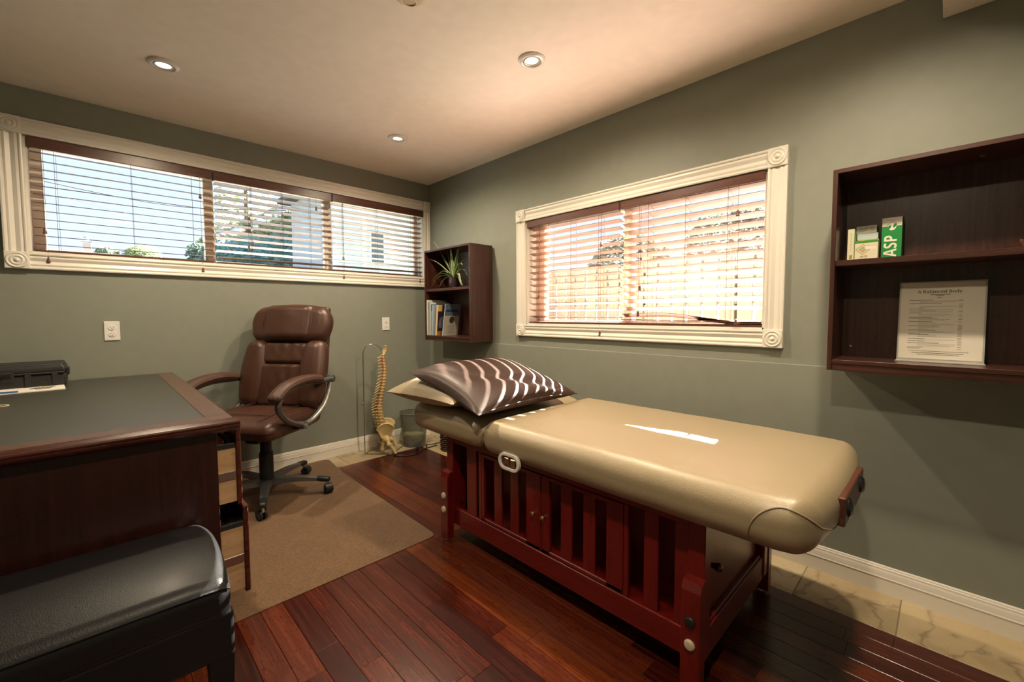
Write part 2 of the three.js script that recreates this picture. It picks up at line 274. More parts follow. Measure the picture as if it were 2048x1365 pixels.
function windowUnit(name, label, o, cw, mullions, turn) { // o: opening; cw: casing widths [left, right, bottom, top]; built facing +z and then turned
  const w = structure(name, label), T = (g) => (turn ? g.applyMatrix4(turn) : g), L = o.b1 - o.b0, Hh = o.y1 - o.y0, cx = (o.b0 + o.b1) / 2, cy = (o.y0 + o.y1) / 2;
  const run = (len, width) => { const g = sweep(casing, len); g.scale(1, width / 0.086, 1); return g; };
  part('casing_head', T(move(run(L, cw[3]), cx, o.y1 + 0.001, 0)), M.trim, w);
  part('casing_sill', T(move(run(L, cw[2]), cx, o.y0 - cw[2] - 0.001, 0)), M.trim, w);
  const left = run(Hh, cw[0]); left.rotateZ(-Math.PI / 2); part('casing_side', T(move(left, o.b0 - cw[0] - 0.0005, cy, 0)), M.trim, w);
  const right = run(Hh, cw[1]); right.rotateZ(-Math.PI / 2); part('casing_side', T(move(right, o.b1 + 0.0005, cy, 0)), M.trim, w);
  for (const [x, y, a, b] of [[o.b0 - cw[0] / 2, o.y0 - cw[2] / 2, cw[0], cw[2]], [o.b0 - cw[0] / 2, o.y1 + cw[3] / 2, cw[0], cw[3]], [o.b1 + cw[1] / 2, o.y0 - cw[2] / 2, cw[1], cw[2]], [o.b1 + cw[1] / 2, o.y1 + cw[3] / 2, cw[1], cw[3]]])
    part('corner_block', T(move(rosette(a + 0.003, b + 0.003), x, y, 0)), M.trim, w);
  part('jamb', [[o.b0 - 0.001, o.b0 + 0.012, o.y0, o.y1], [o.b1 - 0.012, o.b1 + 0.001, o.y0, o.y1], [o.b0, o.b1, o.y1 - 0.012, o.y1 + 0.001], [o.b0, o.b1, o.y0 - 0.001, o.y0 + 0.010]].map(([a, b, c, d]) => T(bb(a, b, c, d, -WT, 0.0, 0.001))), M.trim, w);
  const f = o.frame, zf = [-0.150, -0.098];
  part('frame', [[o.b0, f[0], o.y0, o.y1], [f[1], o.b1, o.y0, o.y1], [f[0], f[1], o.y0, o.y0 + 0.035], [f[0], f[1], o.y1 - 0.035, o.y1]].map(([a, b, c, d]) => T(bb(a, b, c, d, ...zf, 0.003))), M.vinyl, w);
  let from = f[0];
  for (const [a, b] of [...mullions, [f[1], f[1]]]) {
    if (b > a) part('mullion', T(bb(a, b, o.y0 + 0.03, o.y1 - 0.03, -0.146, -0.094, 0.003)), M.vinyl, w);
    part('pane', T(bb(from - 0.004, a + 0.004, o.y0 + 0.031, o.y1 - 0.031, -0.1215, -0.1210, 0)), M.glass, w); from = b;
  }
  return w;
}
windowUnit('window_1', 'long window of three panes in white fluted casing', { b0: W1.a0, b1: W1.a1, y0: W1.y0, y1: W1.y1, frame: [-2.512, -0.105] }, [0.088, 0.064, 0.088, 0.086], [[-1.765, -1.708], [-0.950, -0.896]]);
const toRight = new THREE.Matrix4().makeRotationY(-Math.PI / 2); // facing +z becomes facing -x; x runs along z
windowUnit('window_2', 'two-pane window in white fluted casing over the massage table', { b0: W2.a0, b1: W2.a1, y0: W2.y0, y1: W2.y1, frame: [1.385, 2.862] }, [0.086, 0.082, 0.084, 0.086], [[2.058, 2.118]], toRight);

// ---------------------------------------------------------------- blinds
const bandT = toRight;
const slatGeo = (len) => { const g = new THREE.BoxGeometry(len, 0.0028, 0.05, 1, 1, 4); bend(g, (v) => { v.y += 0.0016 * (1 - (v.z / 0.025) ** 2); }); return mapUV(g, (x, y, z) => [x, z]); };
function blind(name, label, o) { // built facing +z: x0..x1, valance top and bottom, slat pitch, tilt (room-side edge up is positive), tassels
  const b = new THREE.Group(); b.name = numbered(name); tag(b, label, 'blind', o.group); scene.add(b);
  if (o.turn) b.rotation.y = -Math.PI / 2;
  const len = o.x1 - o.x0, cx = (o.x0 + o.x1) / 2;
  part('valance', [bb(o.x0, o.x1, o.v0, o.v1, 0.002, 0.010, 0.002), bb(o.x0, o.x0 + 0.008, o.v0, o.v1, -0.03, 0.002, 0.001)], M.blindRail, b);
  part('headrail', [bb(o.x0 + 0.006, o.x1 - 0.006, o.v1 - 0.045, o.v1 - 0.004, -0.062, -0.008, 0.002)], M.cream, b);
  const g = slatGeo(len - 0.014), zc = -0.035;
  const s0 = o.v0 - 0.012, ys = [];
  for (let i = 0; i < o.n; i++) { const m = part('slat', g, M.slat, b, [cx, s0 - i * o.pitch, zc]); m.rotation.x = -o.tilt + (o.wobble ?? 0.012) * Math.sin(i * 2.3 + cx * 9); ys.push(m.position.y); }
  const yb = o.rail;
  part('bottom_rail', [bb(o.x0 + 0.004, o.x1 - 0.004, yb, yb + 0.016, zc - 0.026, zc + 0.026, 0.004)], M.blindRail, b);
  if (o.bent) { // one slat came off its ladder: flat on the left, fallen on the right; more slats rest on the rail
    const bg = new THREE.BoxGeometry(len - 0.014, 0.0028, 0.05, 40, 1, 4);
    bend(bg, (v) => { const t = clamp((v.x + (len - 0.014) / 2) / (len - 0.014), 0, 1), a = lerp(o.tilt, 0.42, sst(0.2, 0.8, t)); const z = v.z; v.y += 0.0016 * (1 - (z / 0.025) ** 2); v.y = v.y * Math.cos(a) + z * Math.sin(a) - 0.046 * sst(0.28, 0.95, t) + 0.006 * Math.sin(t * 3); v.z = z * Math.cos(a); });
    part('slat', mapUV(bg, (x, y, z) => [x, z]), M.slat, b, [cx, o.bent, zc]);
    for (let k = 0; k < 3; k++) { const m = part('slat', g, M.slat, b, [cx + rr(-0.003, 0.003), yb + 0.020 + k * 0.0065, zc + rr(-0.003, 0.003)]); m.rotation.x = -0.05 + 0.03 * k; m.rotation.z = k === 2 ? -0.008 : 0; }
  }
  for (const x of o.ladders) { // two thin ladder cords, rungs and a lift cord
    const list = [bb(x - 0.0008, x + 0.0008, yb, o.v0 + 0.01, zc + 0.0255, zc + 0.0268, 0), bb(x + 0.006, x + 0.0072, yb, o.v0 + 0.01, zc - 0.0268, zc - 0.0255, 0)];
    for (const y of ys) list.push(rod(V(x, y - 0.003 + Math.sin(o.tilt) * 0.026, zc + 0.026), V(x + 0.006, y - 0.003 - Math.sin(o.tilt) * 0.026, zc - 0.026), 0.0006, 0.0006, 4));
    part('ladder_cord', list, M.cord, b);
    part('rail_button', bb(x - 0.008, x + 0.008, yb - 0.005, yb + 0.002, zc + 0.006, zc + 0.0268, 0.002), M.tassel, b);
  }
  for (const [x, y, top] of o.tassels) {
    const c = part('pull_cord', [rod(V(x + 0.002, top ?? o.v0, 0.009), V(x, y + 0.012, 0.0135), 0.0009, 0.0009, 5)], M.cord, b);
    part('tassel', move(lathe([[0.0001, 0.016], [0.004, 0.015], [0.006, 0.011], [0.0068, -0.006], [0.009, -0.008], [0.009, -0.013], [0.0075, -0.016], [0.0001, -0.016]], 12), x, y, 0.0135), M.tassel, c);
  }
  if (o.clip) part('valance_clip', bb(o.x1 + 0.0005, o.x1 + 0.007, o.v0 - 0.006, o.v1 - 0.006, 0.0, 0.011, 0.001), M.black, b);
  return b;
}
const gl = 'wooden blinds in the long window', gr2 = 'wooden blinds in the window over the massage table';
blind('venetian_blind', 'brown venetian blind over clear sky pane, leftmost in the long window', { group: gl, x0: -2.560, x1: -1.728, v0: 2.086, v1: 2.144, n: 12, pitch: 0.0457, tilt: -0.15, rail: 1.521, ladders: [-2.462, -2.14, -1.84], tassels: [[-2.504, 1.482], [-2.511, 1.640], [-1.799, 1.962], [-1.800, 1.476, 1.955]], clip: true });
blind('venetian_blind', 'brown venetian blind in front of the green trees, middle one of the long window', { group: gl, x0: -1.720, x1: -0.929, v0: 2.086, v1: 2.144, n: 12, pitch: 0.0457, tilt: 0.20, rail: 1.521, ladders: [-1.50, -1.29, -1.09], tassels: [[-1.500, 1.678], [-1.525, 1.650], [-1.053, 2.004]], clip: true });
blind('venetian_blind', 'brown venetian blind nearest the room corner, beside the small wall shelf', { group: gl, x0: -0.921, x1: -0.070, v0: 2.086, v1: 2.144, n: 12, pitch: 0.0457, tilt: 0.18, rail: 1.521, ladders: [-0.83, -0.53, -0.20], tassels: [[-0.846, 1.482], [-0.845, 1.636], [-0.119, 1.490]] });
blind('venetian_blind', 'brown venetian blind with straight even slats, left half of window over massage table', { group: gr2, turn: true, x0: 1.304, x1: 2.083, v0: 1.808, v1: 1.857, n: 15, pitch: 0.0462, tilt: 0.235, rail: 1.098, ladders: [1.50, 1.70, 1.925], tassels: [[1.426, 1.292], [1.428, 1.137], [1.960, 1.610], [1.954, 1.043]], clip: true });
blind('venetian_blind', 'brown venetian blind with a fallen bent bottom slat over massage table', { group: gr2, turn: true, x0: 2.093, x1: 2.882, v0: 1.812, v1: 1.857, n: 14, pitch: 0.0462, tilt: 0.44, wobble: 0.02, rail: 1.098, bent: 1.158, ladders: [2.27, 2.49, 2.71], tassels: [[2.232, 1.321], [2.222, 1.170], [2.765, 1.670], [2.768, 1.124, 1.66]] });

// ---------------------------------------------------------------- outside: ground, fence, hedge, trees, houses
{
  const ground = structure('ground', 'lawn and paving outside the windows');
  const grassT = texture(256, 256, [1.7, 1.7], (u, v) => mix3(hex('#5d7a3a'), hex('#8fa65a'), fbm(u, v, 12, 12, 3, 1)));
  const grass = std({ color: lin(0.2, 0.2, 0.19), map: grassT, roughness: 0.95 });
  part('lawn', [bb(2.6, 60, 0.6, 0.80, -70, 50, 0), bb(-70, 0.2, 0.6, 0.80, -70, -4.4, 0), bb(0.2, 2.6, 0.6, 0.80, -70, -3, 0)], grass, ground);
  part('back_terrace', bb(-12, 0.2, 0.6, 0.80, -4.4, -WT, 0), std({ color: lin(0.035, 0.036, 0.040), roughness: 0.9, bumpMap: noiseBump, bumpScale: 0.001 }), ground);
  const patio = std({ color: lin(0.20, 0.17, 0.14), roughness: 0.9, bumpMap: noiseBump, bumpScale: 0.001 });
  for (let z = -3; z < 6.5; z += 0.6) for (let x = 0.2; x < 2.55; x += 0.6) part('paving_slab', move(cbox(0.594, 0.2, 0.594, 0.006), x + 0.3, 0.70, z + 0.3), patio, ground);
  // cedar fence beyond the two-pane window
  const cedar = [0.92, 1.0, 1.08].map((k) => std({ color: lin(0.20 * k, 0.150 * k, 0.120 * k), roughness: 0.75, map: grain('#d8c8b8', '#ffffff', '#b8a090') }));
  const fence = thing('board_fence', 'sunlit cedar board fence outside the two-pane window', 'fence', [2.05, 0.80, 0]);
  for (let i = 0, z = -3.2; z < 5.5; i++, z += 0.158) { const g = cbox(0.02, 0.90 + rr(-0.01, 0.01), 0.13, 0.003); mapUV(g, (x, y, zz) => [y + z, zz + z * 0.7]); part('board', g, cedar[i % 3], fence, [0, 0.46, z]); }
  for (const y of [0.16, 0.50, 0.80]) part('rail', bb(0.012, 0.05, y - 0.04, y + 0.04, -3.3, 5.6, 0.003), cedar[0], fence);
  for (let z = -3.1; z < 5.6; z += 2.1) part('post', bb(0.012, 0.10, 0, 1.02, z, z + 0.09, 0.004), cedar[1], fence);
  // leaves: many small quads gathered into crowns
  function crown(count, fn, size) { // fn() gives a point; each leaf is two triangles folded along its middle
    const pos = []; const q = new THREE.Quaternion(), e = new THREE.Euler();
    for (let i = 0; i < count; i++) { const c = fn(), s = size * rr(0.6, 1.3); e.set(rr(-1, 1), rr(0, 6.28), rr(-1, 1)); q.setFromEuler(e); const a = V(-s * 0.35, 0.1 * s, 0).applyQuaternion(q), b = V(0, 0, -s).applyQuaternion(q), d = V(s * 0.35, 0.1 * s, 0).applyQuaternion(q), f = V(0, 0, s).applyQuaternion(q); for (const [m, n, o] of [[a, b, f], [d, f, b]]) pos.push(c.x + m.x, c.y + m.y, c.z + m.z, c.x + n.x, c.y + n.y, c.z + n.z, c.x + o.x, c.y + o.y, c.z + o.z); }
    const g = new THREE.BufferGeometry(); g.setAttribute('position', new THREE.Float32BufferAttribute(pos, 3)); g.computeVertexNormals(); return boxUV(g);
  }
  const leaf = (r, g, b) => phy({ color: lin(r, g, b), roughness: 0.8, transmission: 0.35, thickness: 0, side: THREE.DoubleSide });
  const bark = std({ color: lin(0.10, 0.07, 0.05), roughness: 0.9 });
  const ball = (cx, cy, cz, rx, ry, rz) => () => { const a = rr(0, 6.283), t = Math.acos(rr(-1, 1)), r = Math.cbrt(rr(0.25, 1)); return V(cx + rx * r * Math.sin(t) * Math.cos(a), cy + ry * r * Math.cos(t), cz + rz * r * Math.sin(t) * Math.sin(a)); };
  function tree(name, label, [x, z], trunkH, crowns, size, mat, r = 0.12) {
    const t = thing(name, label, 'tree', [x, 0.80, z], 0, 'trees outside');
    part('trunk', rod(V(0, 0, 0), V(0, trunkH, 0), r, r * 0.6, 8), bark, t);
    const c = part('crown', crowns.map(([n, ...b]) => crown(n, ball(...b), size)), mat, t); c.userData.kind = 'stuff'; return t;
  }
  { // spruce: tiers of drooping boughs
    const t = thing('spruce_tree', 'tall spruce with sparse boughs behind the middle blind', 'tree', [1.7, 0.80, -14], 0, 'trees outside');
    part('trunk', rod(V(0, 0, 0), V(0, 7.6, 0), 0.16, 0.03, 8), bark, t);
    const c = part('crown', [crown(3600, () => { const k = Math.pow(rr(0, 1), 0.8), y = 1.6 + 6 * k, tier = Math.floor(y * 2.2) / 2.2, R = 1.75 * (1 - (tier - 1.6) / 6.3) + 0.1, a = Math.floor(rr(0, 11)) / 11 * 6.283 + tier * 2.1 + rr(-0.13, 0.13), d = R * Math.sqrt(rr(0.02, 1)); return V(d * Math.cos(a), tier - d * 0.22 + rr(-0.05, 0.05), d * Math.sin(a)); }, 0.11)], leaf(0.40, 0.46, 0.32), t); c.userData.kind = 'stuff';
  }
  tree('leafy_tree', 'dense blue-green tree filling the lower middle pane', [1.35, -9.5], 1.4, [[5200, 0, 1.75, 0, 1.5, 0.8, 0.9], [2200, 1.2, 1.5, 0.2, 0.9, 0.7, 0.7], [1800, -1.3, 1.4, 0, 0.7, 0.5, 0.7]], 0.09, leaf(0.26, 0.50, 0.48));
  tree('leafy_tree', 'small yellow-green tree top just above sill of the sky pane', [-0.45, -25], 3.2, [[1400, 0, 3.35, 0, 0.75, 0.55, 0.6]], 0.1, leaf(0.24, 0.30, 0.16));
  tree('leafy_tree', 'distant round tree top beside the chimney', [-1.75, -25], 3.0, [[900, 0, 3.3, 0, 0.45, 0.42, 0.4]], 0.1, leaf(0.20, 0.27, 0.20));
  tree('leafy_tree', 'distant green tree at right end of the sky pane', [2.0, -24], 3.2, [[1600, 0, 3.5, 0, 0.85, 0.75, 0.6]], 0.1, leaf(0.16, 0.28, 0.20));
  for (const [lab, z, hh] of [['pale tree behind the cedar fence, left pane', -3.4, 2.6], ['pale tree behind the cedar fence, near the mullion', -0.4, 2.9], ['pale tree behind the cedar fence, right pane', 2.4, 2.4]])
    tree('leafy_tree', lab, [9.5, z], 1.6, [[2600, 0, hh * 0.72, 0, 1.0, hh * 0.36, 1.3]], 0.13, leaf(0.15, 0.16, 0.14));
  { // clipped cedar hedge along the side boundary, east of the neighbour's house: keeps the yard behind the long window in morning shade
    const hd = thing('cedar_hedge', 'tall clipped cedar hedge along the side boundary of the back yard', 'hedge', [6.2, 0.80, 0]);
    part('hedge_body', bb(-0.35, 0.35, 0, 6.2, -34, -6.2, 0.05), std({ color: lin(0.06, 0.10, 0.05), roughness: 1 }), hd);
    const sh = part('foliage', [crown(9000, () => V(rr(0, 1) < 0.5 ? -0.36 : 0.36, rr(0, 6.2), rr(-34, -6.2)), 0.2), crown(1500, () => V(rr(-0.36, 0.36), 6.22, rr(-34, -6.2)), 0.2)], leaf(0.06, 0.10, 0.05), hd); sh.userData.kind = 'stuff';
  }
  // neighbour's pale sided house behind the corner blind
  const siding = std({ color: lin(0.50, 0.56, 0.68), roughness: 0.7 }), trimW = std({ color: lin(0.82, 0.82, 0.82), roughness: 0.6 }), roofM = std({ color: lin(0.13, 0.12, 0.12), roughness: 0.9 }), dark = phy({ color: lin(0.10, 0.13, 0.18), roughness: 0.1 });
  const hs = thing('neighbour_house', 'pale board-sided neighbour house seen through the corner blind', 'house', [1.15, 0.80, -5.2]);
  for (let i = 0; i < 15; i++) part('siding_board', bb(0, 3.2, 0.1 + i * 0.19, 0.1 + i * 0.19 + 0.186, -0.015 - 0.002, 0.005, 0.004), siding, hs);
  part('wall', bb(0.002, 3.2, 0, 3.0, -2.4, -0.017, 0), siding, hs);
  for (const x of [0, 0.62, 1.26, 1.9, 2.5]) part('batten', bb(x, x + 0.09, 0.08, 2.95, 0.006, 0.03, 0.004), trimW, hs);
  for (const x of [0.78, 2.06]) { const f = part('window', bb(x, x + 0.36, 1.45, 2.15, 0.006, 0.03, 0.004), trimW, hs); part('pane', bb(x + 0.04, x + 0.32, 1.49, 2.11, 0.031, 0.034, 0), dark, f); }
  part('roof', bb(-0.25, 3.4, 3.0, 3.12, -2.6, 0.3, 0.01), roofM, hs);
  const far = thing('far_house', 'far house roof with chimney at lower left of the sky pane', 'house', [-3.05, 0.80, -26.6]);
  part('wall', bb(-4, 1.3, 0, 2.9, -5, 0, 0.01), siding, far);
  const rf = new THREE.Shape([new THREE.Vector2(-2.8, 0), new THREE.Vector2(2.8, 0), new THREE.Vector2(0, 0.62)]); const rg = new THREE.ExtrudeGeometry(rf, { depth: 5.6, bevelEnabled: false }); rg.rotateY(Math.PI / 2); part('roof', boxUV(move(rg, -4.15, 2.9, -2.5)), std({ color: lin(0.6, 0.63, 0.70), roughness: 0.9 }), far);
  const ch = part('chimney', bb(0.46, 0.78, 2.7, 4.00, -0.6, -0.2, 0.01), std({ color: lin(0.40, 0.33, 0.32), roughness: 0.9 }), far);
  part('chimney_pot', [bb(0.40, 0.84, 4.00, 4.08, -0.66, -0.14, 0.01), move(lathe([[0.09, 0], [0.07, 0.16], [0.15, 0.18], [0.02, 0.27], [0.0001, 0.27]], 10), 0.62, 4.08, -0.4)], std({ color: lin(0.3, 0.3, 0.33), roughness: 0.8 }), ch);
  single('power_cable', [tube([[-9, 4.5, -8], [-2.9, 3.60, -8], [-1.2, 3.47, -8], [-0.4, 3.52, -8], [5.4, 4.4, -8]], 0.009, 40, 5)], std({ color: lin(0.02, 0.03, 0.05), roughness: 0.7 }), 'thick dark overhead cable crossing the upper sky pane', 'cable');
  single('power_cable', [tube([[-9, 4.3, -8.2], [-2.87, 3.43, -8.2], [-0.42, 3.03, -8.2], [5.4, 2.65, -8.2]], 0.0045, 40, 5)], std({ color: lin(0.06, 0.10, 0.14), roughness: 0.7 }), 'thin lower overhead cable sloping down across the sky pane', 'cable');
}

// ---------------------------------------------------------------- recessed ceiling lights
function recessed(x, z, label) {
  const t = thing('recessed_light', label, 'ceiling light', [x, H, z], 0, 'recessed ceiling lights');
  part('trim_ring', lathe([[0.041, -0.0005], [0.041, -0.006], [0.046, -0.0115], [0.052, -0.0125], [0.060, -0.009], [0.0655, -0.0035], [0.0665, -0.0002]], 40), M.lampTrim, t);
  part('gimbal_ring', lathe([[0.0395, -0.001], [0.0395, -0.008], [0.036, -0.010], [0.032, -0.0075], [0.031, -0.004]], 36), std({ color: lin(0.5, 0.47, 0.42), roughness: 0.35, metalness: 0.3 }), t);
  part('lamp_lens', lathe([[0.0001, -0.0062], [0.018, -0.0058], [0.0315, -0.0042]], 32), std({ color: lin(0.9, 0.85, 0.75), emissive: lin(1.0, 0.78, 0.48), emissiveIntensity: 2.6, roughness: 0.4 }), t);
  const s = new THREE.SpotLight(LAMP_COLOR, LAMP_POWER, 0, 1.45, 0.6, 2); s.position.set(0, -0.016, 0); s.target.position.set(0, -2, 0); s.castShadow = true; s.shadow.radius = 2; t.add(s, s.target);
}
recessed(-2.043, 0.790, 'round recessed downlight over the desk, leftmost on the ceiling');
recessed(-0.772, 2.066, 'round recessed downlight on the bright ceiling above the massage table');
recessed(-0.772, 0.790, 'round recessed downlight nearest the room corner');
recessed(-0.772, 3.330, 'round recessed downlight above foot of the massage table');
recessed(-2.043, 3.330, 'round recessed downlight above the viewer');
{
  const t = thing('smoke_detector', 'round ivory smoke detector at top edge of the ceiling', 'detector', [-1.437, H, 2.058]);
  part('body', lathe([[0.068, -0.0003], [0.068, -0.012], [0.062, -0.026], [0.048, -0.034], [0.03, -0.036], [0.0001, -0.036]], 36), M.cream, t);
  part('grille_ring', (() => { const g = new THREE.TorusGeometry(0.022, 0.0022, 6, 24); g.rotateX(Math.PI / 2); return move(g, 0.012, -0.0365, -0.016); })(), M.brass, t);
}
// ---------------------------------------------------------------- wall outlets
function outlet(x, y, label) {
  const t = thing('wall_outlet', label, 'outlet', [x, y, 0], 0, 'duplex outlets on the window wall');
  part('cover_plate', soft(0.070, 0.114, 0.006, 0.0025, [2, 2, 1], (v) => { v.z += 0.003; }, 2), M.white, t);
  for (const s of [-1, 1]) {
    const sh = new THREE.Shape(); sh.absellipse(0, 0, 0.0165, 0.0145, 0, 6.283); const g = new THREE.ExtrudeGeometry(sh, { depth: 0.002, bevelEnabled: true, bevelSize: 0.0006, bevelThickness: 0.0006, curveSegments: 20 });
    const r = part('receptacle', move(g, 0, s * 0.0195, 0.006), M.white, t);
    part('slot', [bb(-0.0072, -0.0052, s * 0.0195 + 0.001, s * 0.0195 + 0.008, 0.0083, 0.0091, 0), bb(0.0052, 0.0072, s * 0.0195 + 0.001, s * 0.0195 + 0.007, 0.0083, 0.0091, 0), (() => { const c = new THREE.CylinderGeometry(0.0026, 0.0026, 0.001, 10); c.rotateX(Math.PI / 2); return move(c, 0, s * 0.0195 - 0.006, 0.0087); })()], M.black, r);
  }
  part('screw', (() => { const c = new THREE.CylinderGeometry(0.0026, 0.0026, 0.001, 10); c.rotateX(Math.PI / 2); return move(c, 0, 0, 0.0064); })(), M.steel, t);
}
outlet(-2.262, 1.079, 'white duplex outlet on the wall above the desk');
outlet(-0.472, 1.086, 'white duplex outlet between the office chair and the small shelf');

// ---------------------------------------------------------------- desk with open file drawers
{
  const d = thing('desk', 'dark mahogany executive desk with inset green-grey top and open drawers', 'desk', [0, 0, 0]);
  const X1 = -1.992, X0 = -2.80, Z0 = 0.018, Z1 = 1.726, T = 0.803;
  const G = (g) => mapUV(g, (x, y, z, nx, ny, nz) => (Math.abs(ny) > 0.6 ? [x, z] : Math.abs(nz) > 0.6 ? [y, x] : [y, z]));
  // top: border frame, inlay, moulded edge
  part('top_border', bb(X0, X1, T - 0.018, T, Z1 - 0.078, Z1, 0.001), M.deskBorder, d); part('top_border', bb(X0, X1, T - 0.018, T, Z0, Z0 + 0.02, 0.001), M.deskBorder, d);
  part('top_border', G(bb(X1 - 0.073, X1, T - 0.018, T, Z0 + 0.0205, Z1 - 0.0785, 0.001)), M.deskBorder, d); part('top_border', G(bb(X0, X0 + 0.073, T - 0.018, T, Z0 + 0.0205, Z1 - 0.0785, 0.001)), M.deskBorder, d);
  part('top_inlay', bb(X0 + 0.0738, X1 - 0.0738, T - 0.016, T - 0.0006, Z0 + 0.021, Z1 - 0.079, 0.0008), M.deskInlay, d);
  const prof = [[-0.046, 0], [-0.046, 0.002], [-0.040, 0.009], [-0.033, 0.0145], [-0.026, 0.0175], [-0.0235, 0.015], [-0.021, 0.0175], [-0.016, 0.018], [-0.011, 0.016], [-0.009, 0.010], [-0.004, 0.007], [-0.0006, 0.001], [-0.0006, 0]];
  const e1 = sweep(prof, X1 - X0 + 0.018); part('edge_moulding', move(e1, (X0 + X1 + 0.018) / 2, T, Z1 - 0.0005), M.deskEdge, d);
  const e2 = sweep(prof, Z1 - Z0); e2.rotateY(Math.PI / 2); part('edge_moulding', move(e2, X1 - 0.0005, T, (Z0 + Z1) / 2), M.deskEdge, d);
  part('underframe', bb(X0, X1 - 0.002, T - 0.05, T - 0.018, Z0, Z1 - 0.002, 0.001), M.desk, d);
  // end panel towards the viewer, back and pedestal boxes
  part('end_panel', G(bb(X0 + 0.02, -2.037, 0.0036, T - 0.05, 1.66, 1.69, 0.002)), M.desk, d);
  part('end_panel', G(bb(X0 + 0.02, -2.037, 0.0036, T - 0.05, 0.05, 0.08, 0.002)), M.desk, d);
  part('modesty_panel', G(bb(X0 + 0.03, X0 + 0.05, 0.12, T - 0.05, 0.08, 1.66, 0.001)), M.desk, d);
  part('pedestal_side', G(bb(X0 + 0.05, -2.037, 0.03, T - 0.05, 1.215, 1.235, 0.001)), M.desk, d);
  part('plinth', bb(X0 + 0.05, -2.045, 0.0036, 0.075, 1.24, 1.66, 0.001), M.desk, d);
  part('knee_rail', bb(-2.07, -2.045, T - 0.16, T - 0.05, 0.08, 1.215, 0.002), M.desk, d);
  // drawers, each a box on slides pulled out a little towards the chair
  for (const [y0, y1, out, hang] of [[0.450, 0.748, 0.062, 0], [0.100, 0.440, 0.078, 1]]) {
    const xo = -2.037 + out;
    const dr = part('drawer', [bb(X0 + 0.14, xo, y0 + 0.015, y1 - 0.075, 1.640, 1.652, 0.001), bb(X0 + 0.14, xo, y0 + 0.015, y1 - 0.075, 1.248, 1.260, 0.001), bb(X0 + 0.14, xo, y0 + 0.015, y0 + 0.027, 1.26, 1.64, 0.001)], M.maple, d);
    part('drawer_front', [bb(xo, xo + 0.018, y0, y1, 1.243, 1.657, 0.003), bb(xo + 0.018, xo + 0.024, y0 + 0.05, y1 - 0.05, 1.29, 1.61, 0.004)], M.deskEdge, dr);
    part('slide', [bb(X0 + 0.2, xo - 0.002, (y0 + y1) / 2 - 0.045, (y0 + y1) / 2 - 0.015, 1.6525, 1.6575, 0.001)], M.steel, dr);
    part('file_rail', [bb(X0 + 0.14, xo, y1 - 0.0755, y1 - 0.058, 1.636, 1.655, 0.001)], M.black, dr);
    part('pull_knob', (() => { const g = lathe([[0.0001, 0.026], [0.012, 0.024], [0.016, 0.016], [0.010, 0.008], [0.008, 0]], 16); g.rotateZ(-Math.PI / 2); return move(g, xo + 0.022, (y0 + y1) / 2, 1.45); })(), M.brass, dr);
    // folders hanging in the drawer
    const cols = [[0.26, 0.11, 0.07], [0.32, 0.16, 0.09], [0.06, 0.07, 0.06], [0.30, 0.12, 0.08]].map(([r, g, b]) => std({ color: lin(r, g, b), roughness: 0.7 }));
    for (let k = 0; k < 7; k++) { const g = cbox(0.0035, 0.20, 0.33, 0.001); g.rotateZ(-0.35 - 0.05 * k % 0.2); const f = part(hang ? 'black_folder' : 'file_folder', g, hang ? M.black : cols[k % 4], dr, [xo - 0.035 - k * 0.014, y1 - 0.148 + (hang ? -0.01 : 0.006), 1.45]); if (k % 2) part('tab', move(cbox(0.002, 0.012, 0.05, 0.0005), f.position.x + 0.033, f.position.y + 0.099, f.position.z + 0.1 - 0.05 * (k % 4)), M.white, dr); }
  }
  const gm = part('cable_grommet', (() => { const g = lathe([[0.027, 0], [0.032, 0.0006], [0.031, 0.003], [0.026, 0.003], [0.0245, 0.0005]], 24); return move(g, -2.632, T - 0.0006, 0.825); })(), M.cream, d);
  part('grommet_hole', move(lathe([[0.0001, 0.0004], [0.0255, 0.0004]], 20), -2.632, T, 0.825), M.black, gm);
}
{ // hard case standing at the back of the desk
  const c = thing('hard_case', 'black ribbed plastic hard case at the back of the desk', 'case', [-2.72, 0.8034, 0.155]);
  const plastic = std({ color: lin(0.018, 0.017, 0.016), roughness: 0.5, bumpMap: noiseBump, bumpScale: 0.0004 });
  part('lower_shell', soft(0.53, 0.066, 0.225, 0.012, [6, 2, 4], (v) => { v.y += 0.033; }, 3), plastic, c);
  part('lid', [soft(0.53, 0.048, 0.225, 0.012, [6, 2, 4], (v) => { v.y += 0.0975; if (v.y > 0.1) { v.x *= 0.975; v.z *= 0.94; } }, 3), bb(-0.262, 0.262, 0.069, 0.077, -0.118, 0.118, 0.003)], plastic, c);
  for (const x of [-0.2, -0.03, 0.13, 0.225]) part('rib', bb(x - 0.012, x + 0.012, 0.01, 0.068, 0.108, 0.119, 0.003), plastic, c);
  for (const x of [-0.12, 0.06]) { const l = part('latch', bb(x - 0.026, x + 0.026, 0.040, 0.086, 0.112, 0.124, 0.003), plastic, c); part('latch_tongue', bb(x - 0.015, x + 0.015, 0.05, 0.074, 0.124, 0.129, 0.002), M.blackGloss, l); }
  part('handle', [bb(-0.075, 0.005, 0.012, 0.030, 0.126, 0.142, 0.004), bb(-0.075, -0.06, 0.012, 0.030, 0.112, 0.13, 0.002), bb(-0.01, 0.005, 0.012, 0.030, 0.112, 0.13, 0.002)], M.blackGloss, c);
  part('hinge_tab', bb(0.262, 0.276, 0.05, 0.09, -0.03, 0.05, 0.003), plastic, c);
}
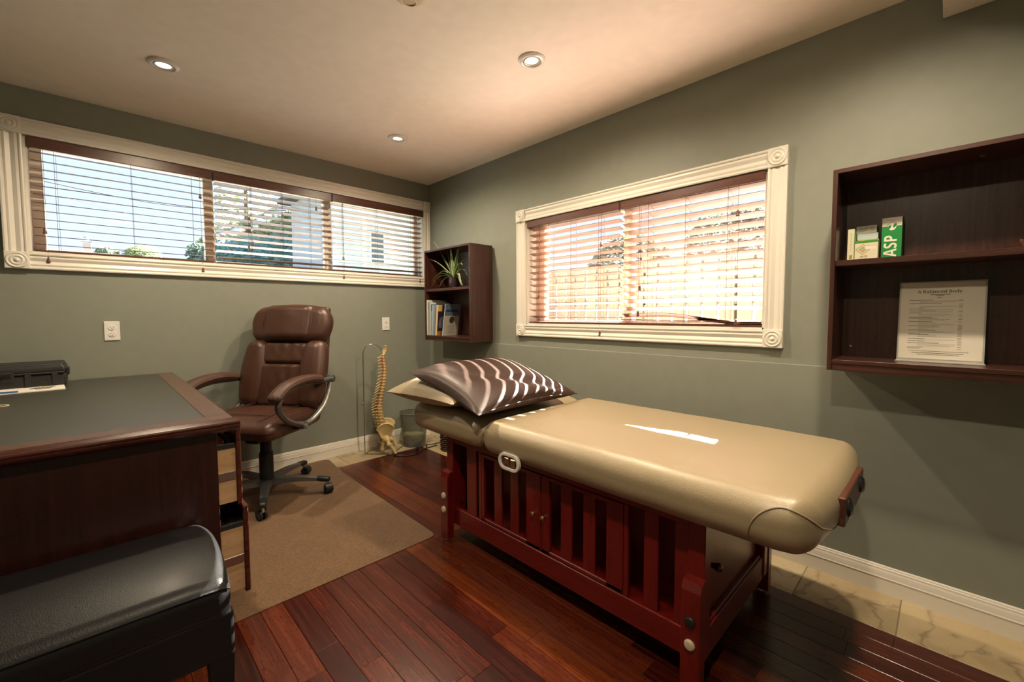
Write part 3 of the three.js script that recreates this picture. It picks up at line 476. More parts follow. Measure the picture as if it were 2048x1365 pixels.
{ // brochure with a blue corner and small photographs
  const b = thing('brochure', 'white stapled brochure with blue block and small photos lying on desk', 'brochure', [-2.592, 0.8034, 0.345], 0.06);
  const face = print(512, 420, (x, w, h) => {
    x.fillStyle = '#f3ebe0'; x.fillRect(0, 0, w, h); x.fillStyle = '#2c5a96'; x.fillRect(60, 250, 150, 150); x.fillStyle = '#4470a8'; x.fillRect(60, 250, 150, 40);
    const cols = ['#4a453c', '#6a5f4c', '#57604a', '#3c4038', '#7a6c58', '#50483c', '#66604e']; let i = 0;
    for (const [a, c] of [[300, 110], [352, 110], [404, 110], [280, 170], [332, 170], [384, 170], [316, 230], [368, 230]]) { x.fillStyle = cols[i++ % 7]; x.fillRect(a, c, 48, 54); x.fillStyle = cols[(i + 3) % 7]; x.fillRect(a + 8, c + 12, 18, 30); }
  });
  part('pages', [bb(-0.133, 0.133, 0, 0.0042, -0.105, 0.105, 0.0005)], M.paper, b);
  const pg = new THREE.PlaneGeometry(0.266, 0.21); pg.rotateX(-Math.PI / 2); part('cover', bend(move(pg, 0, 0.0046, 0), (v) => v), std({ map: face, roughness: 0.45 }), b);
}
// ---------------------------------------------------------------- black leather bench
{
    const b = thing('leather_bench', 'black leather padded bench with crowned seat in front of the desk', 'bench', [-2.520, 0, 1.938], -0.02);
  const L = 0.87, Dp = 0.47;
  part('seat', soft(L, 0.115, Dp, 0.035, [14, 3, 10], (v) => { const t = v.z / (Dp / 2), u = v.x / (L / 2); if (v.y > -0.02) v.y += 0.040 * (1 - t * t) - 0.008; v.x *= 1 - 0.02 * t * t; v.y += 0.400; if (Math.abs(u) > 0.8) v.y -= 0.012 * ((Math.abs(u) - 0.8) / 0.2) ** 2; }, 5), M.blackLeather, b);
  part('apron', soft(L - 0.008, 0.13, Dp - 0.008, 0.012, [4, 2, 4], (v) => { v.y += 0.300; }, 3), M.blackLeather, b);
  for (const s of [-1, 1]) part('piping', tube([[-L / 2 + 0.012, 0.425, s * (Dp / 2 - 0.006)], [-L / 4, 0.437, s * (Dp / 2 - 0.004)], [L / 4, 0.437, s * (Dp / 2 - 0.004)], [L / 2 - 0.03, 0.433, s * (Dp / 2 - 0.005)], [L / 2 - 0.012, 0.424, s * (Dp / 2 - 0.014)]], 0.0036, 40, 6), M.blackLeather, b);
  for (const sx of [-1, 1]) for (const sz of [-1, 1]) { const g = new THREE.BoxGeometry(0.058, 0.245, 0.058, 1, 4, 1); bend(g, (v) => { const k = lerp(0.78, 1, (v.y + 0.1225) / 0.245); v.x *= k; v.z *= k; }); part('leg', move(g.toNonIndexed(), sx * (L / 2 - 0.036), 0.1225, sz * (Dp / 2 - 0.036)), M.blackLeather, b).geometry.computeVertexNormals(); }
}
// ---------------------------------------------------------------- chair mat
{
  const sh = new THREE.Shape(), r = 0.05, x0 = -2.55, x1 = -1.085, z0 = 0.36, z1 = 1.665, lx0 = -2.2, lx1 = -1.03, lz = 0.045; // drawn in x, -z
  sh.moveTo(x0, -z1 + r); sh.lineTo(x0, -z0); sh.lineTo(lx0, -z0); sh.lineTo(lx0, -lz - r); sh.quadraticCurveTo(lx0, -lz, lx0 + r, -lz); sh.lineTo(lx1 - r, -lz); sh.quadraticCurveTo(lx1, -lz, lx1, -lz - r); sh.lineTo(lx1 - 0.022, -0.30); sh.quadraticCurveTo(lx1 - 0.024, -0.36, x1 + 0.02, -0.42); sh.lineTo(x1, -z1 + r); sh.quadraticCurveTo(x1, -z1, x1 - r, -z1); sh.lineTo(x0 + r, -z1); sh.quadraticCurveTo(x0, -z1, x0, -z1 + r);
  const g = new THREE.ExtrudeGeometry(sh, { depth: 0.0022, bevelEnabled: false, curveSegments: 10 }); g.rotateX(-Math.PI / 2); move(g, 0, 0.0008, 0);
  const fuzz = texture(512, 512, [0.35, 0.35], (u, v) => { const a = vnoise(u, v, 60, 60, 1), b = fbm(u, v, 5, 5, 3, 2); const k = 0.78 + 0.22 * a + 0.10 * (b - 0.5); return [k, k, k]; });
  single('chair_mat', [boxUV(g)], phy({ color: lin(0.215, 0.098, 0.025), map: fuzz, roughness: 0.75, transmission: 0.34, thickness: 0, bumpMap: noiseBump, bumpScale: 0.0005 }), 'tan frosted vinyl chair mat under the brown office chair', 'chair mat');
}
// ---------------------------------------------------------------- executive chair
{
  const c = thing('office_chair', 'brown leather executive swivel chair with padded arms beside the desk', 'chair', [-1.58, 0.0035, 0.48], -55 * Math.PI / 180);
  const base = c;
  part('hub', lathe([[0.0001, 0.118], [0.044, 0.116], [0.050, 0.105], [0.050, 0.075], [0.042, 0.066], [0.0001, 0.066]], 28), M.silver, base);
  for (let k = 0; k < 5; k++) {
    const a = (36 + 72 * k) * Math.PI / 180 + 55 * Math.PI / 180 * -1 + 0, dir = V(Math.cos(a), 0, Math.sin(a));
    const g = new THREE.BoxGeometry(0.29, 0.034, 0.056, 10, 3, 3); bend(g, (v) => { const t = (v.x + 0.145) / 0.29; v.z *= lerp(1.08, 0.66, t); v.y *= lerp(1.15, 0.72, t); v.y += 0.098 + 0.012 * Math.sin(t * 2.2) - 0.014 * t * t; if (v.y > 0.1 && Math.abs(v.z) > 0.012) v.y -= 0.004; v.x += 0.145 + 0.035; }); g.rotateY(-a);
    const leg = part('base_leg', g, M.silver, base);
    const tip = soft(0.085, 0.032, 0.042, 0.014, [3, 1, 1], (v) => { v.x += 0.345; v.y += 0.096 - (v.x - 0.30) * 0.12; }, 3); tip.rotateY(-a); part('leg_cap', tip, M.black, leg);
    const px = dir.x * 0.368, pz = dir.z * 0.368, tw = a + 0.9 + k * 1.7, ca = Math.cos(tw), sa = Math.sin(tw);
    const cs = new THREE.Group(); cs.name = 'caster'; cs.position.set(px, 0, pz); cs.rotation.y = -tw; base.add(cs);
    part('stem', rod(V(0, 0.045, 0), V(0, 0.088, 0), 0.009, 0.009, 10), M.steel, cs);
    const hood = new THREE.CylinderGeometry(0.031, 0.031, 0.046, 20, 1, false, 0, Math.PI * 1.15); hood.rotateX(Math.PI / 2); hood.rotateZ(-0.2); part('hood', move(hood, 0.012, 0.031, 0), M.black, cs);
    for (const s of [-1, 1]) { const w = lathe([[0.0001, 0.0095], [0.020, 0.0095], [0.027, 0.006], [0.0285, 0], [0.027, -0.006], [0.020, -0.0095], [0.0001, -0.0095]], 22); w.rotateX(Math.PI / 2); part('wheel', move(w, 0.012, 0.0285, s * 0.0135), M.blackGloss, cs); }
  }
  part('gas_column', lathe([[0.0001, 0.075], [0.041, 0.075], [0.041, 0.275], [0.037, 0.290], [0.033, 0.290], [0.033, 0.410], [0.0001, 0.410]], 24), M.black, c);
  part('tilt_mechanism', [bb(-0.11, 0.11, 0.392, 0.430, -0.14, 0.13, 0.008), bb(-0.20, 0.20, 0.425, 0.445, -0.16, 0.16, 0.004), bb(-0.045, 0.045, 0.372, 0.395, 0.02, 0.12, 0.008)], M.black, c);
  part('tilt_lever', [rod(V(-0.08, 0.408, 0.05), V(-0.27, 0.402, 0.05), 0.006, 0.006, 8), rod(V(-0.27, 0.402, 0.05), V(-0.30, 0.402, 0.05), 0.011, 0.009, 10)], M.black, c);
  const seat = part('seat', soft(0.56, 0.115, 0.53, 0.05, [14, 3, 14], (v) => { const t = v.z / 0.265, u = v.x / 0.28; if (v.y > 0) v.y += 0.012 * (1 - u * u) - 0.026 * sst(0.55, 1, t) + 0.012 * sst(0.55, 0.95, Math.abs(u)); v.x *= 1 - 0.10 * sst(-0.2, -1, t) ; v.y += 0.495; v.z += 0.025; }, 5), M.chairLeather, c);
  part('seam', [tube([[-0.18, 0.556, 0.262], [-0.185, 0.574, 0.1], [-0.17, 0.574, -0.12]], 0.0028, 24, 6), tube([[0.18, 0.556, 0.262], [0.185, 0.574, 0.1], [0.17, 0.574, -0.12]], 0.0028, 24, 6), tube([[-0.185, 0.569, 0.165], [0, 0.571, 0.172], [0.185, 0.569, 0.165]], 0.0028, 24, 6)], M.chairLeather, seat);
  // the back, built upright around its own foot and leaned
  const back = new THREE.Group(); back.name = 'back'; back.position.set(0, 0.545, -0.165); back.rotation.x = -0.25; c.add(back);
  const wrink = (f, a) => (v) => a * Math.sin(v.x * f + 3 * Math.sin(v.y * 14)) * Math.sin(v.y * 9);
  part('back_shell', soft(0.50, 0.70, 0.05, 0.024, [8, 10, 1], (v) => { const t = (v.y + 0.35) / 0.70; v.x *= lerp(0.96, 0.98, t) + 0.05 * Math.sin(t * 3.1); v.y += 0.355; v.z += -0.035 - 0.02 * Math.cos((t - 0.3) * 3.2); }, 4), M.chairLeather, back);
  for (const [y, h, n] of [[0.145, 0.285, 0], [0.362, 0.146, 1]]) part('lumbar_panel', soft(0.33 - 0.006 * n, h, 0.085, 0.026, [24, 14, 2], (v) => { const e = sst(0, 0.05, h / 2 - Math.abs(v.y)); v.z += 0.018 + 0.012 * Math.sin((v.y + y) * 6) + (v.z > 0 ? (wrink(58, 0.0035)(v) + 0.004 * Math.sin(v.x * 85 + 2 * Math.sin(v.y * 21 + n)) * sst(-h * 0.1, h * 0.45, v.y)) * (0.4 + 0.6 * e) : 0); v.y += y; }, 4), M.chairLeather, back);
  for (const s of [-1, 1]) {
    const bol = part('side_bolster', soft(0.165, 0.46, 0.13, 0.062, [5, 14, 4], (v) => { const t = (v.y + 0.23) / 0.46; v.x *= 0.74 + 0.40 * Math.sin(clamp(t, 0, 1) * 2.75 + 0.18); v.y += 0.225; v.z += 0.026 + 0.012 * Math.sin(t * 3.1); v.x = s * (v.x + 0.226 - 0.006 * t); }, 6), M.chairLeather, back);
    if (s < 0) { const ix = bol.geometry.index.array; for (let i = 0; i < ix.length; i += 3) { const q = ix[i]; ix[i] = ix[i + 1]; ix[i + 1] = q; } bol.geometry.computeVertexNormals(); }
    part('seam', tube([[s * 0.29, 0.225, 0.062], [s * 0.235, 0.200, 0.098], [s * 0.172, 0.140, 0.090]], 0.0024, 20, 6), M.chairLeather, back);
  }
  part('headrest_shell', soft(0.60, 0.285, 0.135, 0.066, [16, 6, 4], (v) => { const u = v.x / 0.30, t = v.y / 0.1425; v.x *= 1 - 0.075 * sst(0.1, -1, t) - 0.07 * sst(0.2, 1, t); v.y += 0.572 - 0.034 * u * u * lerp(-0.25, 1, sst(-0.8, 0.8, t)); v.z += 0.005 + 0.014 * u * u; }, 7), M.chairLeather, back);
  part('headrest_pillow', soft(0.365, 0.252, 0.11, 0.050, [14, 8, 4], (v) => { const u = v.x / 0.18; v.z += 0.052 - 0.014 * u * u + (v.z > 0 ? wrink(30, 0.0022)(v) : 0); v.y += 0.572; }, 6), M.chairLeather, back);
  for (const s of [-1, 1]) part('seam', tube([[s * 0.180, 0.47, 0.070], [s * 0.186, 0.572, 0.080], [s * 0.178, 0.676, 0.064]], 0.004, 20, 6), M.chairLeather, back);
  // arms: leather pad on a looped grey frame
  for (const s of [-1, 1]) {
    const x = s * 0.315, arm = new THREE.Group(); arm.name = 'armrest'; c.add(arm);
    const path = new THREE.CatmullRomCurve3([V(x, 0.700, 0.285), V(x, 0.742, 0.215), V(x, 0.765, 0.11), V(x, 0.766, 0.0), V(x, 0.752, -0.10)]);
    const pad = new THREE.TubeGeometry(path, 26, 0.030, 12, false); const cap0 = move(new THREE.SphereGeometry(0.030, 12, 8), x, 0.700, 0.285), cap1 = move(new THREE.SphereGeometry(0.030, 12, 8), x, 0.752, -0.10);
    const g = join([pad, cap0, cap1]); bend(g, (v) => { v.x = x + (v.x - x) * 1.45; }); const gm = mergeVertices(g, 1e-4); gm.computeVertexNormals(); part('arm_pad', gm, M.chairLeather, arm);
    const flat = (pts, r, sx) => { const t = tube(pts, r, 40, 10); return bend(t, (v) => { v.x = x + (v.x - x) * sx; }); };
    part('arm_frame', [flat([[x, 0.735, -0.235], [x, 0.735, -0.12], [x, 0.742, 0.0], [x, 0.738, 0.12], [x, 0.705, 0.225], [x, 0.640, 0.262], [x, 0.560, 0.205], [x, 0.505, 0.095], [x, 0.492, 0.045]], 0.0165, 1.15)], M.silver, arm);
    part('arm_strut', [flat([[x, 0.492, 0.06], [x, 0.505, -0.03], [x, 0.560, -0.135], [x, 0.640, -0.20], [x, 0.725, -0.235]], 0.0135, 1.3)], std({ color: lin(0.30, 0.29, 0.27), metalness: 0.7, roughness: 0.35 }), arm);
    for (const [y, z] of [[0.490, 0.055], [0.735, -0.238]]) { const q = new THREE.CylinderGeometry(0.024, 0.024, 0.05, 20); q.rotateZ(Math.PI / 2); part('arm_mount', move(q, x - s * 0.004, y, z), M.silver, arm); const sc = new THREE.CylinderGeometry(0.012, 0.012, 0.006, 14); sc.rotateZ(Math.PI / 2); part('screw', move(sc, x + s * 0.022, y, z), M.steel, arm); }
    part('arm_bracket', [bb(x - s * 0.12, x - s * 0.015, 0.468, 0.492, 0.03, 0.085, 0.004)], M.black, arm);
    part('back_bracket', [rod(V(x - s * 0.02, 0.735, -0.238), V(x - s * 0.10, 0.735, -0.245), 0.013, 0.013, 10)], M.black, arm);
  }
}

// ---------------------------------------------------------------- massage table
const TC = -0.713; // middle of the table across
{
  const t = thing('massage_table', 'beige padded massage table on a cherry-red wooden cabinet base', 'massage table', [0, 0, 0]);
  const w = 0.825, th = 0.150, y0 = 0.545;
  const seamZ = 2.062, endZ = 3.338, headZ = 1.462;
  const plan = (v, a, b, r) => { // round the corners of the plan: half-width shrinks towards the end
    const k = clamp((v.z - a) / (b - a), 0, 1); v.x *= 1 - r * (1 - Math.sqrt(Math.max(0, 1 - k * k)));
  };
  const mainL = endZ - seamZ;
  const main = part('main_cushion', soft(w, th, mainL, 0.066, [20, 4, 30], (v) => {
    const u = v.x / (w / 2), k = v.z / (mainL / 2);
    v.y += 0.010 * sst(0.0, 0.07, v.y) * (1 - u * u) * (1 - Math.pow(Math.abs(k), 4));
    plan(v, mainL / 2 - 0.16, mainL / 2 + 0.02, 0.20);
    if (k > 0.8) v.z -= 0.028 * u * u * ((k - 0.8) / 0.2);
    v.y += 0.0011 * Math.sin(v.x * 21 + v.z * 9) * Math.sin(v.z * 17);
  }, 8), M.tableVinyl, t, [TC, y0 + th / 2, (seamZ + endZ) / 2]);
  const headL = seamZ - headZ - 0.004;
  const head = part('head_cushion', soft(w - 0.01, th * 0.98, headL, 0.062, [20, 4, 18], (v) => {
    const u = v.x / (w / 2), k = v.z / (headL / 2);
    v.y += sst(-0.02, 0.07, v.y) * (0.008 * (1 - u * u) * (1 - k * k) - 0.020 * sst(0.5, 1, k)); plan({ get z() { return -v.z; }, get x() { return v.x; }, set x(a) { v.x = a; } }, headL / 2 - 0.10, headL / 2 + 0.03, 0.16);
    v.y += 0.001 * Math.sin(v.x * 19 - v.z * 11);
  }, 8), M.tableVinyl, t, [TC, y0 + th / 2 + 0.002, (headZ + seamZ) / 2 - 0.002]);
  // welted seam along the split and the oval end panel at the front corner
  const ring = (z, s, hw, ht, n = 46) => { const p = []; for (let i = 0; i <= n; i++) { const a = Math.PI * (1 - i / n), c = Math.cos(a), q = Math.sin(a), e = 0.34; p.push(V(TC + hw * Math.sign(c) * Math.pow(Math.abs(c), e), y0 + 0.075 + ht * Math.pow(q, e + 0.1) - 0.0, z)); } return p; };
  part('seam', [tube(ring(seamZ + 0.020, 1, w / 2 - 0.006, 0.058), 0.0024, 80, 6)], M.tableVinylSeam, t);
  const oval = (n = 44) => { const p = []; for (let i = 0; i <= n; i++) { const a = Math.PI * (1.02 - 1.04 * i / n), zz = 3.256 + 0.082 * Math.cos(a), yy = 0.566 + 0.106 * Math.sin(a), k = (zz - 3.178) / 0.16; p.push(V(TC - (w / 2) * (1 - 0.20 * (1 - Math.sqrt(Math.max(0.0, 1 - clamp((zz - 3.178) / 0.18, 0, 1) ** 2)))) + 0.004 + 0.072 * Math.pow(clamp((yy - 0.62) / 0.062, 0, 1.2), 2.2) * 0.55 + 0.012 * clamp(k - 0.4, 0, 1), yy, zz)); } return p; };
  // side fitting: white oval frame with brown socket plate
  const sp = new THREE.Shape(); { const a = 0.060, r = 0.034; sp.absarc(a - r, 0, r, -Math.PI / 2, Math.PI / 2); sp.absarc(-(a - r), 0, r, Math.PI / 2, Math.PI * 1.5); }
  const inner = new THREE.Path(); { const a = 0.050, r = 0.026; inner.absarc(a - r, 0, r, -Math.PI / 2, Math.PI / 2); inner.absarc(-(a - r), 0, r, Math.PI / 2, Math.PI * 1.5); } sp.holes.push(inner);
  const fr = new THREE.ExtrudeGeometry(sp, { depth: 0.010, bevelEnabled: true, bevelSize: 0.002, bevelThickness: 0.002, bevelSegments: 2, curveSegments: 16 }); fr.rotateY(-Math.PI / 2);
  const sx = TC - w / 2 + 0.004, fit = part('side_fitting', move(fr, sx, 0.556, 2.266), M.white, t);
  const fs = new THREE.Shape(); { const a = 0.051, r = 0.027; fs.absarc(a - r, 0, r, -Math.PI / 2, Math.PI / 2); fs.absarc(-(a - r), 0, r, Math.PI / 2, Math.PI * 1.5); }
  const fi = new THREE.ExtrudeGeometry(fs, { depth: 0.003, bevelEnabled: false, curveSegments: 14 }); fi.rotateY(-Math.PI / 2); part('socket_plate', move(fi, sx - 0.002, 0.556, 2.266), M.blindRail, fit);
  part('latch', [bb(sx - 0.010, sx - 0.004, 0.545, 0.572, 2.240, 2.262, 0.002), bb(sx - 0.011, sx - 0.004, 0.541, 0.572, 2.276, 2.300, 0.003)], M.brass, fit);
  // wooden outlet strip for a face cradle at the foot end
  const strip = part('outlet_strip', [bb(TC - 0.17, TC + 0.17, 0.580, 0.662, endZ - 0.012, endZ + 0.006, 0.003)], M.blindRail, t);
  for (const s of [-1, 1]) { const g = lathe([[0.0001, 0.012], [0.012, 0.012], [0.022, 0.009], [0.027, 0.004], [0.027, 0]], 22); g.rotateX(Math.PI / 2); part('grommet', move(g, TC + s * 0.115, 0.62, endZ + 0.005), M.blackGloss, strip); }
  // base cabinet: rails, doors with alternating slats, posts with telescoping feet
  const F = -1.042, B = -0.385, ZA = 1.715, ZB = 3.028; // front and back planes, ends
  const U = (g) => mapUV(g, (x, y, z, nx, ny) => (Math.abs(ny) > 0.7 ? [z, x] : Math.abs(nx) > 0.5 ? [y, z] : [y, x])), Hz = (g) => mapUV(g, (x, y, z) => [z, y + x]);
  part('cabinet_floor', [Hz(bb(F + 0.022, B - 0.022, 0.088, 0.098, ZA + 0.02, ZB - 0.02, 0.001))], M.cherry, t); 
  part('inner_panel', [U(bb(F + 0.170, F + 0.176, 0.098, 0.545, ZA + 0.03, ZB - 0.03, 0))], M.cherry, t); // cabinet wall set back behind the open slats
  part('bottom_rail', [Hz(bb(F, F + 0.022, 0.085, 0.176, ZA + 0.035, ZB - 0.03, 0.003))], M.cherry, t);
  part('top_rail', [Hz(bb(F + 0.002, F + 0.022, 0.508, 0.548, ZA + 0.03, ZB - 0.03, 0.003))], M.cherry, t);
  const slat = (a, b, p, y0 = 0.176, y1 = 0.508) => part('slat', U(bb(F + 0.008, F + 0.018, y0, y1, a, b, 0.002)), M.cherry, p);
  slat(1.862, 1.936, t); slat(2.826, 2.878, t); slat(2.934, 2.985, t);
  part('stile', U(bb(F + 0.001, F + 0.018, 0.176, 0.508, 1.962, 1.984, 0.002)), M.cherry, t);
  part('stile', U(bb(F + 0.001, F + 0.018, 0.176, 0.508, 2.752, 2.770, 0.002)), M.cherry, t);
  for (const [a, b, s1, knob] of [[1.987, 2.363, [[2.066, 2.119], [2.174, 2.226]], 2.331], [2.367, 2.750, [[2.464, 2.520], [2.574, 2.628]], 2.386]]) {
    const left = a < 2.2;
    const door = part('door', [U(bb(F, F + 0.016, 0.179, 0.506, left ? 2.280 : a, left ? b : 2.412, 0.002)), U(bb(F, F + 0.016, 0.179, 0.506, left ? a : 2.682, left ? 2.003 : b, 0.002)), Hz(bb(F, F + 0.016, 0.179, 0.196, a, b, 0.003)), Hz(bb(F + 0.001, F + 0.016, 0.490, 0.506, a, b, 0.002))], M.cherry, t);
    for (const [p, q] of s1) slat(p, q, door, 0.196, 0.490);
    part('knob', (() => { const g = lathe([[0.0001, 0.020], [0.007, 0.019], [0.010, 0.014], [0.007, 0.008], [0.005, 0]], 14); g.rotateZ(Math.PI / 2); return move(g, F, 0.334, knob); })(), M.brass, door);
  }
  for (const e of [0, 1]) { // end panels
    const z = e ? ZB : ZA, s = e ? 1 : -1;
    part('end_panel', [U(bb(F + 0.06, B - 0.06, 0.17, 0.545, z - s * 0.03, z - s * 0.022, 0))], M.cherry, t);
    part('end_rail', [mapUV(bb(F + 0.04, B - 0.04, 0.085, 0.18, z - s * 0.022, z, 0.003), (x, y) => [x, y])], M.cherry, t);
    part('end_rail', [mapUV(bb(F + 0.04, B - 0.04, 0.508, 0.546, z - s * 0.022, z, 0.003), (x, y) => [x, y])], M.cherry, t);
    part('end_bead', [bb(F + 0.06, B - 0.06, 0.180, 0.192, z - s * 0.024, z - s * 0.006, 0.003)], M.cherry, t);
    if (e) part('end_knob', [(() => { const g = lathe([[0.0001, 0.034], [0.011, 0.032], [0.015, 0.024], [0.011, 0.013], [0.008, 0]], 16); g.rotateX(Math.PI / 2); return move(g, F + 0.125, 0.345, ZB - 0.022); })()], M.deskEdge, t);
  }
  part('back_panel', [U(bb(B - 0.022, B - 0.004, 0.085, 0.545, ZA + 0.03, ZB - 0.03, 0.002))], M.cherry, t);
  for (const fx of [0, 1]) for (const fz of [0, 1]) {
    const x = fx ? B : F, sx = fx ? 1 : -1, z = fz ? ZB : ZA, sz = fz ? 1 : -1;
    part('post', U(bb(x - sx * 0.046, x + sx * 0.004, 0.095, 0.546, z - sz * 0.048, z + sz * 0.006, 0.004)), M.cherry, t);
    const prof = new THREE.Shape([[0, 0.016], [0.036, 0.016], [0.036, 0.332], [0.026, 0.356], [0, 0.362]].map(([a, b]) => new THREE.Vector2(a, b)));
    const g = new THREE.ExtrudeGeometry(prof, { depth: 0.056, bevelEnabled: true, bevelSize: 0.002, bevelThickness: 0.002, bevelSegments: 1 });
    if (sx < 0) g.rotateY(Math.PI); move(g, x + sx * 0.004, 0, (sx < 0 ? z + 0.028 : z - 0.028) + sz * (-0.020));
    const leg = part('leg', mapUV(g, (px, py, pz) => [py, pz + px]), M.cherry, t);
    const zc = z - sz * 0.020, xo = x + sx * 0.042;
    for (const [y, m] of [[0.238, fz && !fx ? M.black : M.cream], [0.166, M.cream]]) { const k = lathe([[0.0001, 0.010], [0.011, 0.010], [0.015, 0.007], [0.0165, 0.003], [0.0165, 0]], 14); k.rotateZ(sx < 0 ? Math.PI / 2 : -Math.PI / 2); part('adjuster_knob', move(k, xo, y, zc), m, leg); }
    part('glide', move(lathe([[0.0001, 0.016], [0.014, 0.016], [0.014, 0.004], [0.011, 0], [0.0001, 0]], 14), x + sx * 0.022, 0.0, zc), M.white, leg);
  }
  part('deck', bb(F, B, 0.5465, 0.5525, ZA - 0.1, ZB + 0.16, 0.001), M.cherry, t);
  // end cap seam follows the padded corner: found by casting rays sideways onto the cushion
  main.updateMatrixWorld(true); const rc = new THREE.Raycaster(), dd = [];
  const hits = []; for (let i = 0; i <= 40; i++) { const a = Math.PI * (1 - i / 40), z = 3.248 + 0.078 * Math.cos(a), y = 0.575 + 0.100 * Math.sin(a); rc.set(V(-1.6, y, z), V(1, 0, 0)); const h = rc.intersectObject(main)[0]; if (h) hits.push(h.point.clone().add(V(-0.0012, 0, 0))); }
  if (hits.length > 4) part('seam', tube(hits, 0.0026, 80, 6), M.tableVinylSeam, t);
}
// ---------------------------------------------------------------- pillows
function pillowGeo(w, d, h, puff, fn, n = 40) { // two skins that meet in a thin edge; pinched corners
  const pos = [], idx = [], uv = [];
  for (const s of [1, -1]) for (let i = 0; i <= n; i++) for (let j = 0; j <= n; j++) {
    const u = -1 + 2 * i / n, v = -1 + 2 * j / n, e = Math.pow(Math.max(0, (1 - Math.pow(Math.abs(u), 2.4)) * (1 - Math.pow(Math.abs(v), 2.4))), puff);
    const kx = 1 - 0.07 * (1 - v * v) * Math.abs(u) ** 3 , kz = 1 - 0.07 * (1 - u * u) * Math.abs(v) ** 3;
    const p = V(u * w / 2 * kx, s * h / 2 * e, v * d / 2 * kz); fn?.(p, u, v, s, e); pos.push(p.x, p.y, p.z); uv.push(u * w / 2, v * d / 2);
  }
  const N = n + 1;
  for (let s = 0; s < 2; s++) for (let i = 0; i < n; i++) for (let j = 0; j < n; j++) { const o = s * N * N + i * N + j; s === 0 ? idx.push(o, o + 1, o + N + 1, o, o + N + 1, o + N) : idx.push(o, o + N + 1, o + 1, o, o + N, o + N + 1); }
  const g = new THREE.BufferGeometry(); g.setAttribute('position', new THREE.Float32BufferAttribute(pos, 3)); g.setAttribute('uv', new THREE.Float32BufferAttribute(uv, 2)); g.setIndex(idx); g.computeVertexNormals(); return g;
}
{
  const p = thing('pillow', 'beige vinyl pillow poking out beneath the brown pillow', 'pillow', [-0.815, 0.782, 1.640], 0.10);
  const g = pillowGeo(0.78, 0.52, 0.175, 0.5, (q, u, v, s, e) => { if (s < 0) q.y = Math.max(q.y, -0.062); q.y += -0.026 * u * u * (u < 0 ? 1 : 0.7); if (Math.abs(v) > 0.96) q.y += 0.005 * Math.sin(u * 34); });
  part('cover', g, M.tableVinyl, p);
  const w = []; for (let i = 0; i <= 50; i++) { const u = -1 + 2 * i / 50; w.push(V(u * 0.39, -0.026 * u * u * (u < 0 ? 1 : 0.7) + 0.005 * Math.sin(u * 34), -0.26 * (1 - 0.07 * (1 - u * u)))); } part('welt', tube(w, 0.0025, 100, 5), M.tableVinylSeam, p);
}
{
  const p = thing('pillow', 'dark brown leather pillow with sun stripes on the massage table', 'pillow', [-0.825, 0.816, 1.845], 0.0);
  const tilt = new THREE.Group(); const a = 0.235;
  const rot = (q) => { const y = q.y, z = q.z; q.y = y * Math.cos(a) - z * Math.sin(a); q.z = y * Math.sin(a) + z * Math.cos(a); };
  const g = pillowGeo(0.70, 0.58, 0.150, 0.46, (q, u, v, s, e) => {
    if (s > 0) { q.y += 0.005 * Math.sin(u * 4.2 + v * 2.0) * e; const f = Math.exp(-(((u * 0.55 - v * 0.8 + 0.35) / 0.13) ** 2)) * sst(-0.2, 0.7, v); q.y -= 0.020 * f * e; const f2 = Math.exp(-(((u * 0.9 + v * 0.35 - 0.28) / 0.10) ** 2)) * sst(0.0, 0.8, v); q.y -= 0.014 * f2 * e; const f3 = Math.exp(-(((u + 0.62 - v * 0.25) / 0.12) ** 2)) * sst(0.2, -0.8, v); q.y -= 0.012 * f3 * e; }
    q.y += 0.012 * (Math.abs(v) > 0.9 ? 1 : 0) * 0; if (s < 0) q.y = Math.max(q.y, -0.062); q.y -= 0.012 * u * u;
    rot(q);
  }, 56);
  part('cover', g, M.pillowBrown, p);
  const edge = []; for (let i = 0; i <= 40; i++) { const u = -1 + 2 * i / 40, q = V(u * 0.35, -0.012 * u * u, 0.29 * (1 - 0.07 * (1 - u * u))); rot(q); edge.push(q); } part('welt', tube(edge, 0.003, 80, 5), M.pillowBrown, p);
}

